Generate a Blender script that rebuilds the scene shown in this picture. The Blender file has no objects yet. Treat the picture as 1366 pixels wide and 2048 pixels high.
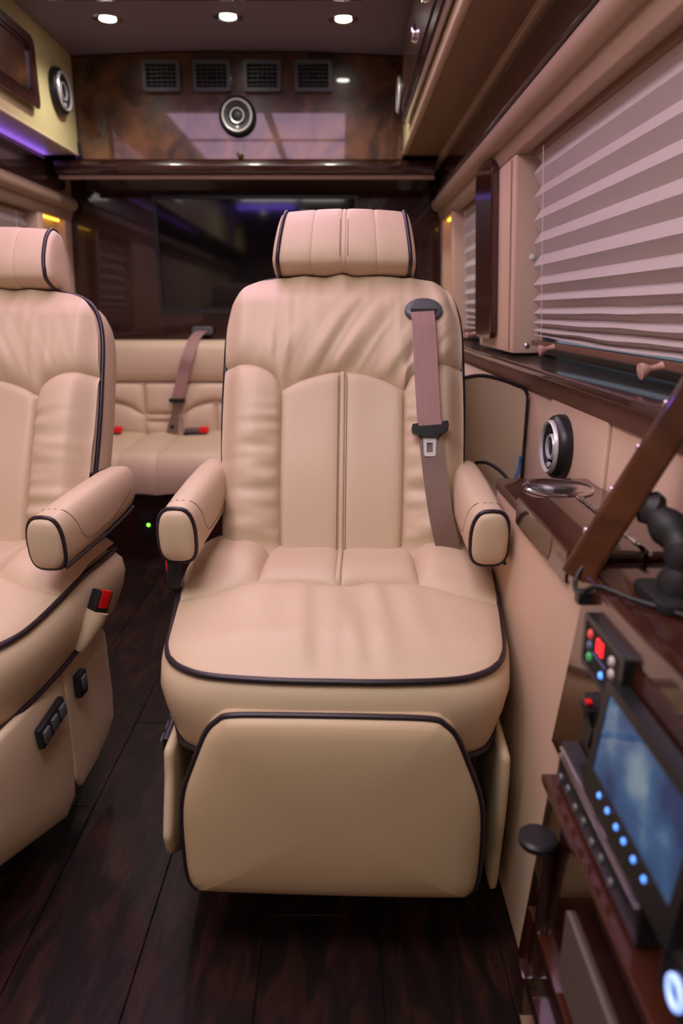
import bpy, bmesh, math, random
from mathutils import Vector, Matrix, noise
random.seed(7)
D = bpy.data
COL = bpy.context.scene.collection
SC = bpy.context.scene
PI = math.pi

# ------------------------------------------------------------------ camera
cam = D.cameras.new('camera'); camo = D.objects.new('camera', cam); COL.objects.link(camo)
camo.location = (0, 0, 1.0)
camo.rotation_euler = (PI / 2 - math.atan(404 / 1365.0), 0, 0)
cam.sensor_fit = 'VERTICAL'; cam.sensor_height = 36; cam.sensor_width = 24; cam.lens = 24.0
cam.clip_start = 0.02
cam.dof.use_dof = True; cam.dof.focus_distance = 1.3; cam.dof.aperture_fstop = 2.6
SC.camera = camo
# ------------------------------------------------------------------ world, exposure
w = D.worlds.new('world'); SC.world = w; w.use_nodes = True
w.node_tree.nodes['Background'].inputs[0].default_value = (0.55, 0.65, 0.8, 1)
w.node_tree.nodes['Background'].inputs[1].default_value = 0.6
SC.view_settings.view_transform = 'Standard'; SC.view_settings.look = 'None'
SC.view_settings.exposure = -0.08; SC.view_settings.gamma = 1.0; SC.view_settings.use_curve_mapping = False
TRAY_COL = (1.0, 0.64, 0.96); TRAY_POW = 3.9
FILL_COL = (1.0, 0.98, 0.90); FILL_POW = 12.5
FRONT_POW = 20.0
SPOT_POW = 14.0

# ------------------------------------------------------------------ materials
def mat(name, col, rough=0.5, metal=0.0, coat=0.0, coat_rough=0.05, spec=0.5, var=None, vscale=8.0, vstretch=(1, 1, 1),
        bump=0.0, bscale=200.0, emit=None, epow=0.0, detail=6.0, dist=0.0, trans=0.0, ior=1.45, ramp=(0.3, 0.7), sheen=0.0):
    m = D.materials.new(name); m.use_nodes = True
    nt = m.node_tree; b = nt.nodes['Principled BSDF']
    b.inputs['Base Color'].default_value = (*col, 1); b.inputs['Roughness'].default_value = rough
    b.inputs['Metallic'].default_value = metal; b.inputs['Coat Weight'].default_value = coat
    b.inputs['Coat Roughness'].default_value = coat_rough; b.inputs['Specular IOR Level'].default_value = spec
    b.inputs['Transmission Weight'].default_value = trans; b.inputs['IOR'].default_value = ior
    b.inputs['Sheen Weight'].default_value = sheen
    tc = nt.nodes.new('ShaderNodeTexCoord')
    mp = nt.nodes.new('ShaderNodeMapping'); mp.inputs['Scale'].default_value = vstretch
    nt.links.new(tc.outputs['Object'], mp.inputs['Vector'])
    if var is not None:
        n = nt.nodes.new('ShaderNodeTexNoise'); n.inputs['Scale'].default_value = vscale
        n.inputs['Detail'].default_value = detail; n.inputs['Distortion'].default_value = dist
        nt.links.new(mp.outputs['Vector'], n.inputs['Vector'])
        r = nt.nodes.new('ShaderNodeValToRGB')
        r.color_ramp.elements[0].position = ramp[0]; r.color_ramp.elements[1].position = ramp[1]
        r.color_ramp.elements[0].color = (*col, 1); r.color_ramp.elements[1].color = (*var, 1)
        nt.links.new(n.outputs['Fac'], r.inputs['Fac']); nt.links.new(r.outputs['Color'], b.inputs['Base Color'])
    if bump > 0:
        n2 = nt.nodes.new('ShaderNodeTexNoise'); n2.inputs['Scale'].default_value = bscale; n2.inputs['Detail'].default_value = 3
        nt.links.new(mp.outputs['Vector'], n2.inputs['Vector'])
        bp = nt.nodes.new('ShaderNodeBump'); bp.inputs['Strength'].default_value = bump; bp.inputs['Distance'].default_value = 0.002
        nt.links.new(n2.outputs['Fac'], bp.inputs['Height']); nt.links.new(bp.outputs['Normal'], b.inputs['Normal'])
    if emit:
        b.inputs['Emission Color'].default_value = (*emit, 1); b.inputs['Emission Strength'].default_value = epow
    return m

M = {}
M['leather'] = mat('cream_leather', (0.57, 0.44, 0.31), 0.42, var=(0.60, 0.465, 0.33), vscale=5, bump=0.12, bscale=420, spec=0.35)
M['leather_foot'] = mat('cream_leather_deep', (0.52, 0.385, 0.255), 0.40, var=(0.56, 0.42, 0.28), vscale=7, bump=0.12, bscale=420, spec=0.35)  # slightly darker cream for the footrest
M['vinyl'] = mat('cream_vinyl', (0.54, 0.465, 0.235), 0.45, var=(0.57, 0.49, 0.26), vscale=4, bump=0.06, bscale=300, spec=0.3)
M['walltan'] = mat('tan_wall_vinyl', (0.61, 0.44, 0.32), 0.5, var=(0.64, 0.465, 0.34), vscale=4, bump=0.08, bscale=500, spec=0.3)
M['uppertan_shade'] = mat('shaded_tan_vinyl', (0.38, 0.27, 0.195), 0.5, var=(0.41, 0.295, 0.21), vscale=4, bump=0.08, bscale=500, spec=0.3)  # darker copy of the wall tan; weak light on upper trims put in colour
M['soffit'] = mat('shade_brown_vinyl', (0.22, 0.13, 0.075), 0.55, bump=0.08, bscale=500, spec=0.3)  # tan vinyl with the shade under the right cabinet put into its colour
M['apron'] = mat('brown_leather', (0.145, 0.07, 0.045), 0.5, var=(0.17, 0.085, 0.055), vscale=6, bump=0.1, bscale=400, spec=0.3)
M['piping'] = mat('dark_piping', (0.020, 0.012, 0.018), 0.35, spec=0.5)
M['stitch'] = mat('brown_thread', (0.16, 0.085, 0.055), 0.7)
M['burl'] = mat('burl_wood', (0.018, 0.008, 0.004), 0.30, coat=1.0, coat_rough=0.03, var=(0.15, 0.058, 0.020), vscale=7, detail=12, dist=1.4, ramp=(0.32, 0.72))
M['mahog'] = mat('dark_mahogany', (0.012, 0.0035, 0.003), 0.25, coat=1.0, coat_rough=0.03, var=(0.038, 0.010, 0.006), vscale=6, vstretch=(6, 1, 6), detail=8, dist=0.6)
M['mahogred'] = mat('red_mahogany', (0.022, 0.0055, 0.004), 0.25, coat=1.0, coat_rough=0.04, var=(0.062, 0.016, 0.008), vscale=5, vstretch=(6, 1, 6), detail=8, dist=0.6)
M['board'] = mat('tray_wood', (0.025, 0.007, 0.004), 0.3, coat=1.0, coat_rough=0.06, var=(0.13, 0.042, 0.016), vscale=9, detail=8, dist=1.0)
M['floor'] = mat('floor_wood', (0.007, 0.0032, 0.0034), 0.46, var=(0.050, 0.016, 0.011), vscale=8, vstretch=(3.5, 1.0, 3.5), detail=15, dist=0.9, ramp=(0.45, 0.90), bump=0.2, bscale=60, spec=0.25)
M['floorgap'] = mat('floor_gap', (0.004, 0.002, 0.002), 0.8)
M['black'] = mat('black_plastic', (0.012, 0.012, 0.014), 0.35, spec=0.5)
M['grayplastic'] = mat('charcoal_plastic', (0.085, 0.09, 0.10), 0.35, spec=0.5)
M['blackmatte'] = mat('black_matte', (0.006, 0.006, 0.007), 0.7)
M['rubber'] = mat('black_rubber', (0.012, 0.012, 0.013), 0.55, bump=0.2, bscale=300)
M['chrome'] = mat('polished_steel', (0.82, 0.81, 0.84), 0.16, metal=1.0)
M['silver'] = mat('silver_ring', (0.62, 0.62, 0.64), 0.35, metal=0.3)
M['cone'] = mat('speaker_cone', (0.020, 0.021, 0.024), 0.5, bump=0.2, bscale=500)
M['screen'] = mat('screen_glass', (0.004, 0.004, 0.005), 0.06, spec=0.6)
M['belt'] = mat('belt_webbing', (0.30, 0.165, 0.155), 0.55, var=(0.34, 0.19, 0.175), vscale=30, vstretch=(8, .5, .5), bump=0.25, bscale=700, sheen=0.2)
M['beltdark'] = mat('belt_webbing_soiled', (0.145, 0.085, 0.062), 0.5, var=(0.20, 0.125, 0.095), vscale=12, bump=0.25, bscale=700)
M['red'] = mat('red_button', (0.75, 0.008, 0.012), 0.35)
M['blind'] = mat('blind_fabric', (0.45, 0.39, 0.365), 0.85, var=(0.48, 0.42, 0.395), vscale=3, bump=0.25, bscale=900, spec=0.1, sheen=0.3)
M['peg'] = mat('pink_beige_peg', (0.55, 0.33, 0.27), 0.4)
M['white'] = mat('white_plastic', (0.7, 0.68, 0.63), 0.4)
M['sill'] = mat('sill_wood', (0.020, 0.007, 0.009), 0.22, coat=1.0, coat_rough=0.08, var=(0.040, 0.013, 0.013), vscale=6, vstretch=(6, 1, 6), detail=6)
M['ceil'] = mat('ceiling_vinyl', (0.24, 0.20, 0.26), 0.45, bump=0.05, bscale=300, spec=0.35)
M['glass'] = mat('window_glass', (0.10, 0.12, 0.15), 0.05, spec=0.6); M['glass'].node_tree.nodes['Principled BSDF'].inputs['Alpha'].default_value = 0.35
M['bluewire'] = mat('blue_cable', (0.02, 0.16, 0.50), 0.4)
M['graypanel'] = mat('grey_insert', (0.11, 0.085, 0.07), 0.5)
M['tray'] = mat('light_diffuser', (0.8, 0.7, 0.75), 0.5, emit=TRAY_COL, epow=TRAY_POW)
M['trayfill'] = mat('fill_diffuser', (0.8, 0.75, 0.65), 0.5, emit=FILL_COL, epow=FILL_POW)  # unseen front tray row, added as fill for the chair's backrest
M['lamp'] = mat('lamp_lens', (0.9, 0.9, 0.9), 0.4, emit=(1.0, 0.97, 0.9), epow=25)
M['ledyellow'] = mat('yellow_led', (0.8, 0.5, 0.1), 0.5, emit=(1.0, 0.58, 0.06), epow=3.0)
M['ledviolet'] = mat('violet_led', (0.3, 0.2, 0.8), 0.5, emit=(0.22, 0.10, 1.0), epow=13.0)
M['ledblue'] = mat('blue_led', (0.1, 0.3, 0.9), 0.5, emit=(0.10, 0.32, 1.0), epow=1.6)
M['ledring'] = mat('power_ring_led', (0.5, 0.6, 0.9), 0.5, emit=(0.25, 0.42, 1.0), epow=1.3)
M['ledgreen'] = mat('green_led', (0.2, 0.8, 0.1), 0.5, emit=(0.25, 1.0, 0.05), epow=3.0)
M['ledred'] = mat('red_led', (0.9, 0.05, 0.05), 0.5, emit=(1.0, 0.015, 0.02), epow=1.4)
M['btnred'] = mat('red_key', (0.55, 0.06, 0.045), 0.4, emit=(1.0, 0.08, 0.05), epow=0.25)
M['btnblue'] = mat('blue_key', (0.09, 0.11, 0.26), 0.4)
M['btngreen'] = mat('green_key', (0.06, 0.35, 0.13), 0.4, emit=(0.1, 0.6, 0.2), epow=0.1)
M['btnwhite'] = mat('white_key', (0.55, 0.50, 0.46), 0.4)

def screen_picture():
    m = D.materials.new('map_screen'); m.use_nodes = True; nt = m.node_tree; b = nt.nodes['Principled BSDF']
    b.inputs['Base Color'].default_value = (0.01, 0.01, 0.012, 1); b.inputs['Roughness'].default_value = 0.08
    tc = nt.nodes.new('ShaderNodeTexCoord'); n = nt.nodes.new('ShaderNodeTexNoise'); n.inputs['Scale'].default_value = 14; n.inputs['Detail'].default_value = 4
    nt.links.new(tc.outputs['Object'], n.inputs['Vector'])
    r = nt.nodes.new('ShaderNodeValToRGB'); e = r.color_ramp.elements
    e[0].position = 0.36; e[0].color = (0.015, 0.05, 0.16, 1); e[1].position = 0.66; e[1].color = (0.30, 0.42, 0.52, 1)
    k = r.color_ramp.elements.new(0.52); k.color = (0.05, 0.15, 0.34, 1)
    nt.links.new(n.outputs['Fac'], r.inputs['Fac']); nt.links.new(r.outputs['Color'], b.inputs['Emission Color'])
    b.inputs['Emission Strength'].default_value = 0.55
    return m
M['map'] = screen_picture()

# ------------------------------------------------------------------ helpers
def link(name, me, m=None, parent=None):
    o = D.objects.new(name, me); COL.objects.link(o)
    if m is not None: me.materials.append(M[m] if isinstance(m, str) else m)
    if parent is not None: o.parent = parent
    return o
def raw(name, vs, fs, m, parent=None, smooth=True, sharp=None):
    me = D.meshes.new(name); me.from_pydata([tuple(v) for v in vs], [], fs); me.update()
    bm = bmesh.new(); bm.from_mesh(me); bmesh.ops.recalc_face_normals(bm, faces=bm.faces); bm.to_mesh(me); bm.free()
    if smooth:
        me.shade_smooth()
        if sharp: me.set_sharp_from_angle(angle=math.radians(sharp))
    return link(name, me, m, parent)
def tag(o, label, cat, group=None):
    o['label'] = label; o['category'] = cat
    if group: o['group'] = group
    return o
def thing(name, label, cat, loc=(0, 0, 0), rz=0.0, group=None):
    o = D.objects.new(name, None); COL.objects.link(o); o.location = loc; o.rotation_euler = (0, 0, rz); o.empty_display_size = 0.05
    return tag(o, label, cat, group)
def struct(o): o['kind'] = 'structure'; return o
def soften(me, flat):   # round the bevels, keep the broad faces truly flat
    me.shade_smooth(); me.set_sharp_from_angle(angle=math.radians(50))
    for p, f_ in zip(me.polygons, flat):
        if f_: p.use_smooth = False
def box(name, x0, x1, y0, y1, z0, z1, m, parent=None, bev=0.0, seg=2, rot=None, piv=None):
    c = Vector(((x0 + x1) / 2, (y0 + y1) / 2, (z0 + z1) / 2))
    bm = bmesh.new(); bmesh.ops.create_cube(bm, size=1.0)
    for v in bm.verts: v.co = Vector((v.co.x * (x1 - x0), v.co.y * (y1 - y0), v.co.z * (z1 - z0)))
    if bev > 0: bmesh.ops.bevel(bm, geom=list(bm.edges), offset=bev, segments=seg, profile=0.6, affect='EDGES')
    R = rot if rot is not None else Matrix.Identity(3)
    p = parent.location if parent is not None and parent.type == 'EMPTY' else Vector((0, 0, 0))
    bm.normal_update(); flat = [max(abs(k) for k in f_.normal) > .9999 for f_ in bm.faces]
    for v in bm.verts: v.co = R @ v.co + c - p
    me = D.meshes.new(name); bm.to_mesh(me); bm.free()
    if bev > 0: soften(me, flat)
    return link(name, me, m, parent)
def off(parent):
    return parent.location.copy() if parent is not None and parent.type == 'EMPTY' else Vector((0, 0, 0))
def spline(pts, n, closed=False):
    P = [Vector(p) for p in pts]; N = len(P); out = []
    segs = N if closed else N - 1
    for i in range(segs):
        if closed: a, b, c, d = P[(i - 1) % N], P[i], P[(i + 1) % N], P[(i + 2) % N]
        else: a, b, c, d = P[max(i - 1, 0)], P[i], P[i + 1], P[min(i + 2, N - 1)]
        for k in range(n):
            t = k / n; t2 = t * t; t3 = t2 * t
            out.append(0.5 * ((2 * b) + (c - a) * t + (2 * a - 5 * b + 4 * c - d) * t2 + (-a + 3 * b - 3 * c + d) * t3))
    if not closed: out.append(P[-1])
    return out
def tube_data(path, r, seg=8, closed=False, flat=None):
    n = len(path); vs = []; fs = []; prev = None
    for i, p in enumerate(path):
        a = path[(i - 1) % n] if (closed or i > 0) else path[i]; b = path[(i + 1) % n] if (closed or i < n - 1) else path[i]
        t = (b - a); t = t.normalized() if t.length > 1e-9 else Vector((0, 0, 1))
        if prev is None:
            u = t.cross(Vector((0, 0, 1)));
            if u.length < 0.1: u = t.cross(Vector((1, 0, 0)))
            u.normalize()
        else:
            u = prev - t * prev.dot(t); u.normalize()
        prev = u; q = t.cross(u); rr = r[i] if isinstance(r, (list, tuple)) else r
        for k in range(seg):
            an = 2 * PI * k / seg
            vs.append(p + u * (rr * math.cos(an)) + q * (rr * math.sin(an)))
    m_ = n if closed else n - 1
    for i in range(m_):
        for k in range(seg):
            j = (i + 1) % n
            fs.append((i * seg + k, i * seg + (k + 1) % seg, j * seg + (k + 1) % seg, j * seg + k))
    if not closed:
        fs.append(tuple(range(seg - 1, -1, -1))); fs.append(tuple((n - 1) * seg + k for k in range(seg)))
    return vs, fs
def tube(name, pts, r, m, parent=None, closed=False, seg=8, n=6):
    path = spline(pts, n, closed) if n > 1 else [Vector(p) for p in pts]
    vs, fs = tube_data(path, r, seg, closed); o = off(parent)
    return raw(name, [v - o for v in vs], fs, m, parent, sharp=60)
def lathe(name, prof, m, parent=None, c=(0, 0, 0), axis=(0, 0, 1), seg=32, sharp=35):
    # prof: list (radius, height) along axis
    ax = Vector(axis).normalized(); u = ax.cross(Vector((0, 0, 1)))
    if u.length < 0.1: u = ax.cross(Vector((0, 1, 0)))
    u.normalize(); q = ax.cross(u); c = Vector(c) - off(parent); vs = []; fs = []
    for (r, h) in prof:
        for k in range(seg):
            a = 2 * PI * k / seg; vs.append(c + ax * h + u * (r * math.cos(a)) + q * (r * math.sin(a)))
    for i in range(len(prof) - 1):
        for k in range(seg):
            fs.append((i * seg + k, i * seg + (k + 1) % seg, (i + 1) * seg + (k + 1) % seg, (i + 1) * seg + k))
    if prof[0][0] > 1e-6: fs.append(tuple(range(seg - 1, -1, -1)))
    if prof[-1][0] > 1e-6: fs.append(tuple((len(prof) - 1) * seg + k for k in range(seg)))
    bm_o = raw(name, vs, fs, m, parent, sharp=sharp)
    return bm_o
def prism(name, poly, axis, d0, d1, m, parent=None, bev=0.0):
    # poly: 2D points; axis 'x' -> (y,z), 'y' -> (x,z), 'z' -> (x,y)
    def mk(p, d):
        return {'x': (d, p[0], p[1]), 'y': (p[0], d, p[1]), 'z': (p[0], p[1], d)}[axis]
    n = len(poly); o = off(parent)
    vs = [Vector(mk(p, d0)) - o for p in poly] + [Vector(mk(p, d1)) - o for p in poly]
    fs = [tuple(range(n)), tuple(range(2 * n - 1, n - 1, -1))] + [(i, (i + 1) % n, n + (i + 1) % n, n + i) for i in range(n)]
    me = D.meshes.new(name); me.from_pydata([tuple(v) for v in vs], [], fs)
    bm = bmesh.new(); bm.from_mesh(me); bmesh.ops.recalc_face_normals(bm, faces=bm.faces)
    if bev > 0: bmesh.ops.bevel(bm, geom=list(bm.edges), offset=bev, segments=2, profile=0.6, affect='EDGES')
    bm.normal_update(); flat = [max(abs(k) for k in f_.normal) > .9999 for f_ in bm.faces]
    bm.to_mesh(me); bm.free()
    if bev > 0: soften(me, flat)
    return link(name, me, m, parent)
def rrect(x0, x1, y0, y1, r, n=5):
    out = []
    for (cx, cy, a0) in ((x1 - r, y1 - r, 0), (x0 + r, y1 - r, PI / 2), (x0 + r, y0 + r, PI), (x1 - r, y0 + r, 1.5 * PI)):
        for k in range(n + 1):
            a = a0 + PI / 2 * k / n; out.append((cx + r * math.cos(a), cy + r * math.sin(a)))
    return out
def ring_frame(name, outer, inner, axis, d0, d1, m, parent=None):
    # frame with a hole: outer and inner loops with equal counts
    def mk(p, d):
        return Vector({'x': (d, p[0], p[1]), 'y': (p[0], d, p[1]), 'z': (p[0], p[1], d)}[axis])
    n = len(outer); o = off(parent)
    vs = [mk(p, d0) - o for p in outer] + [mk(p, d1) - o for p in outer] + [mk(p, d0) - o for p in inner] + [mk(p, d1) - o for p in inner]
    fs = []
    for i in range(n):
        j = (i + 1) % n
        fs += [(i, j, n + j, n + i), (2 * n + i, 2 * n + j, 3 * n + j, 3 * n + i), (i, j, 2 * n + j, 2 * n + i), (n + i, n + j, 3 * n + j, 3 * n + i)]
    return raw(name, vs, fs, m, parent, sharp=35)
def curve(pts, smooth=True):
    P = [Vector((p[0], p[1], 0)) for p in pts]
    S = spline(P, 14) if smooth and len(P) > 2 else P
    L = [0.0]
    for i in range(1, len(S)): L.append(L[-1] + (S[i] - S[i - 1]).length)
    T = L[-1]
    def f(t):
        d = max(0.0, min(1.0, t)) * T
        lo, hi = 0, len(L) - 1
        while hi - lo > 1:
            mid = (lo + hi) // 2
            if L[mid] <= d: lo = mid
            else: hi = mid
        k = (d - L[lo]) / max(L[hi] - L[lo], 1e-9); p = S[lo].lerp(S[hi], k); return (p.x, p.y)
    f.length = T
    return f
def coons(B, T, L, R):
    p00, p10, p01, p11 = B(0), B(1), T(0), T(1)
    def f(u, v):
        b, t, l, r = B(u), T(u), L(v), R(v); out = []
        for k in (0, 1):
            out.append((1 - v) * b[k] + v * t[k] + (1 - u) * l[k] + u * r[k]
                       - ((1 - u) * (1 - v) * p00[k] + u * (1 - v) * p10[k] + (1 - u) * v * p01[k] + u * v * p11[k]))
        return out
    f.w = 0.5 * (B.length + T.length); f.h = 0.5 * (L.length + R.length)
    return f
def ns(x, y, s=0.0): return noise.noise(Vector((x, y, s * 7.13)))
def sst(a, b, x):
    t = max(0.0, min(1.0, (x - a) / (b - a))); return t * t * (3 - 2 * t)
def cushion(name, f, to3, m, parent, puff=0.010, dl=0.010, nu=40, nv=50, wr=None, edges=(1, 1, 1, 1), tr=None, sink=0.004):
    # leather panel: 2D patch f, lifted by puff away from its seams, wrinkle function wr(u,v,x,y,du,dv)
    vs = []; fs = []
    for j in range(nv + 1):
        v = j / nv; v = 0.5 - 0.5 * math.cos(PI * v) if True else v
        for i in range(nu + 1):
            u = 0.5 - 0.5 * math.cos(PI * i / nu)
            x, y = f(u, v)
            dl_, dr_, db_, dt_ = u * f.w, (1 - u) * f.w, v * f.h, (1 - v) * f.h
            k = 1.0
            for e, d in zip(edges, (dl_, dr_, db_, dt_)):
                if e: k *= 1 - e * math.exp(-d / (dl if e >= 0.99 or e < .5 else dl * 2.2))
            n = -sink + (puff + sink) * k
            if wr: n += wr(u, v, x, y, (dl_, dr_, db_, dt_)) * k
            p = to3(x, y, n)
            vs.append(tr(p) if tr else p)
    W = nu + 1
    for j in range(nv):
        for i in range(nu):
            fs.append((j * W + i, j * W + i + 1, (j + 1) * W + i + 1, (j + 1) * W + i))
    return raw(name, vs, fs, m, parent)
def rings(name, loops, m, parent, closed_ends=True, sharp=None):
    n = len(loops[0]); vs = [v for l in loops for v in l]; fs = []
    for i in range(len(loops) - 1):
        for k in range(n):
            fs.append((i * n + k, i * n + (k + 1) % n, (i + 1) * n + (k + 1) % n, (i + 1) * n + k))
    if closed_ends:
        fs.append(tuple(range(n - 1, -1, -1))); fs.append(tuple((len(loops) - 1) * n + k for k in range(n)))
    return raw(name, vs, fs, m, parent, sharp=sharp)
#==BODY==
# ================================================================== STRUCTURE
Y0, Y1 = -1.7, 3.36
# floor: dark base slab with separate planks
floor = struct(box('floor', -1.43, 0.60, Y0, Y1 + 0.05, -0.06, -0.004, 'floorgap'))
PW = 0.195
joints = {-4: [-.6, .55, 1.75, 2.6], -3: [-.9, .2, 1.2, 2.2], -2: [-.4, .62, 1.503, 2.5], -1: [-.8, .35, 1.95, 2.9], 0: [-.5, .93, 1.9, 2.8]}
plank_meshes = {}
for c in range(-6, 5):
    xa = -0.325 + (c + 1) * PW; xb = xa + PW
    xa = max(xa, -1.42); xb = min(xb, 0.59)
    js = [Y0] + joints.get(c, [-.7 + .13 * (c % 4), .5 + .1 * (c % 3), 1.6 + .17 * (c % 4), 2.5]) + [Y1 + 0.04]
    for a, b in zip(js[:-1], js[1:]):
        box('plank', xa + .0007, xb - .0007, a + .0007, b - .0007, -0.02, 0.0005 * ((c * 7 + int(a * 10)) % 3 - 1), 'floor', floor, bev=0.0012, seg=1)

# ceiling: shallow vault
vs = []; fs = []; n = 24
for z_off in (0, 0.03):
    for yy in (Y0, Y1 + .05):
        for i in range(n + 1):
            x = -1.43 + 2.03 * i / n; k = (x + 0.415) / 0.75
            vs.append((x, yy, 1.982 - 0.022 * min(k * k, 1.6) + z_off))
q = n + 1
for i in range(n):
    fs += [(i, i + 1, q + i + 1, q + i), (2 * q + i, 2 * q + i + 1, 3 * q + i + 1, 3 * q + i), (i, i + 1, 2 * q + i + 1, 2 * q + i), (q + i, q + i + 1, 3 * q + i + 1, 3 * q + i)]
fs += [(0, q, 3 * q, 2 * q), (n, q + n, 3 * q + n, 2 * q + n)]
struct(raw('ceiling', vs, fs, 'ceil', sharp=40))
struct(box('wall_rear', -1.43, 0.60, Y1, Y1 + 0.05, 0, 1.98, 'mahog'))
struct(box('wall_front', -1.43, 0.60, Y0 - 0.05, Y0, 0, 1.98, 'apron'))

# side walls: outer skin, lower panels, sill, pillars, header, valance
def MX(side, x): return x if side > 0 else -0.78 - x
def span(side, a, b):
    a, b = MX(side, a), MX(side, b); return (min(a, b), max(a, b))
tn = [0]
def trim(*a, **k):
    tn[0] += 1; o = prism('trim_%d' % tn[0], *a, **k); return struct(o)
for side in (1, -1):
    nm = 'right' if side > 0 else 'left'
    x0, x1 = span(side, 0.585, 0.60) if side > 0 else (-1.43, -1.365)
    wall = struct(box('wall_' + nm, x0, x1, Y0, Y1, 0, .884, 'walltan'))
    box('upper_skin', x0, x1, Y0, Y1, 1.386, 1.98, 'walltan', wall)
    for (a, b) in ((Y0, .15), (1.95, 2.42), (3.0, Y1)): box('window_pier', x0, x1, a, b, .884, 1.386, 'walltan', wall)
    P = lambda pts: [(MX(side, x), z) for x, z in pts]
    # lower panels
    xa, xb = span(side, 0.458, 0.585)
    cuts = [Y0, 0.2, 1.15, 1.48, 2.35, Y1]
    for i in range(5):
        d = 0.006 if i == 2 else 0
        xa2, xb2 = span(side, 0.458 - d, 0.585)
        box('panel', xa2, xb2, cuts[i] + .001, cuts[i + 1] - .001, 0.0, 0.825, 'walltan', wall, bev=0.004)
    # apron and sill
    trim(P([(0.438, 0.858), (0.452, 0.815), (0.60, 0.815), (0.60, 0.858)]), 'y', Y0, Y1, 'apron', bev=0.004)
    trim(P([(0.424, 0.862), (0.424, 0.872), (0.43, 0.876), (0.59, 0.884), (0.59, 0.859), (0.43, 0.859)]), 'y', Y0, Y1 - .001, 'sill', bev=0.002)
    # header above the windows, padded roll, dark valance, crown strip
    trim(P([(0.450, 1.385), (0.436, 1.425), (0.436, 1.60), (0.60, 1.60), (0.60, 1.385)]), 'y', Y0, Y1 - .001, 'uppertan_shade', bev=0.006)
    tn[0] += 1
    struct(tube('trim_%d' % tn[0], [(MX(side, 0.432), y, 1.452) for y in (Y0, 0, 1.5, Y1 - .03)], 0.029, 'uppertan_shade', seg=16, n=2))
    poly = [(Y0 + .02, 1.488), (3.20, 1.488), (3.225, 1.50), (3.235, 1.52), (3.235, 1.565), (3.22, 1.58), (3.19, 1.586), (Y0 + .02, 1.586)]
    tn[0] += 1
    xa, xb = span(side, 0.412, 0.437)
    struct(prism('trim_%d' % tn[0], poly, 'x', xa, xb, 'mahog', bev=0.005))
    if side > 0: trim(P([(0.400, 1.590), (0.395, 1.606), (0.44, 1.606), (0.44, 1.590)]), 'y', Y0, Y1 - .06, 'uppertan_shade', bev=0.004)
    # pillars
    for (a, b) in ((1.95, 2.42), (3.00, 3.05), (3.28, Y1 - .001)):
        trim(P([(0.476, 0.884), (0.450, 1.386), (0.60, 1.386), (0.60, 0.884)]), 'y', a, b, 'walltan', bev=0.006)
    trim(P([(0.515, 0.884), (0.495, 1.386), (0.60, 1.386), (0.60, 0.884)]), 'y', 3.05, 3.28, 'walltan')
    # stitched seam on the big pillar
    if side > 0:
        for yy in (1.985, 1.995):
            tn[0] += 1
            struct(tube('trim_%d' % tn[0], [(0.4755, yy, 0.89), (0.4500, yy, 1.38)], 0.0012, 'stitch', n=1, seg=6))
        plate = prism('trim_plate', rrect(2.14, 2.385, 0.915, 1.415, 0.03), 'x', 0, 0.024, 'mahogred', bev=0.006)
        # lean the plate with the pillar
        for v in plate.data.vertices: v.co.x += 0.452 - (v.co.z - 0.9) * 0.052
        tag(plate, 'tall glossy dark wood trim plate on the pillar between the right-hand blinds', 'trim plate')
    # windows behind the blinds
    for k, (a, b) in enumerate(((0.15, 1.95), (2.42, 3.00))):
        if side < 0 and k == 0: continue
        idx = {(1, 0): 1, (1, 1): 2, (-1, 1): 3}[(side, k)]
        xa, xb = span(side, 0.566, 0.572)
        wnd = struct(box('window_%d' % idx, xa, xb, a, b, 0.884, 1.386, 'glass'))
        fx0, fx1 = span(side, 0.555, 0.582)
        ring_frame('frame', [(a, 0.884), (b, 0.884), (b, 1.386), (a, 1.386)], [(a + .03, 0.90), (b - .03, 0.90), (b - .03, 1.36), (a + .03, 1.36)], 'x', fx0, fx1, 'grayplastic', wnd)
# left wall ahead of the rear window is solid
struct(box('trim_90', -1.365, -1.25, Y0, 1.95, 0.884, 1.386, 'walltan', bev=0.006))

# ================================================================== LIGHTS IN THE CEILING
# luminous ceiling tray: wooden frame and diffuser panels
tray = thing('ceiling_light_tray', 'dark-framed luminous ceiling tray with pink diffusers and an added white fill row above the aisle', 'ceiling light', (-0.425, 1.2, 1.925))
TX0, TX1, TY0, TY1 = -0.87, 0.02, 0.05, 2.43
box('frame_rail', TX0 - .05, TX1 + .05, TY1, TY1 + .07, 1.925, 1.985, 'mahog', tray, bev=0.006)
box('frame_rail', TX0 - .05, TX1 + .05, TY0 - .05, TY0, 1.925, 1.985, 'mahog', tray, bev=0.006)
for xx in (TX0 - .05, TX1): box('frame_rail', xx, xx + .05, TY0 - .0, TY1, 1.925, 1.98, 'mahog', tray, bev=0.004)
box('center_rib', -0.385, -0.345, TY0, TY1, 1.925, 1.98, 'burl', tray, bev=0.003)
rows = [TY0, 0.60, 1.23, 1.83, TY1]
for a, b in zip(rows[:-1], rows[1:]):
    if a > TY0:
        for (p_, q_) in ((TX0, -0.385), (-0.345, TX1)): box('cross_rib', p_, q_, a - .008, a + .008, 1.93, 1.975, 'burl', tray)
    for (p_, q_) in ((TX0, -0.385), (-0.345, TX1)):
        box('diffuser', p_ + .002, q_ - .002, a + .01, b - .01, 1.940, 1.950, 'trayfill' if a < .3 else 'tray', tray)

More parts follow.
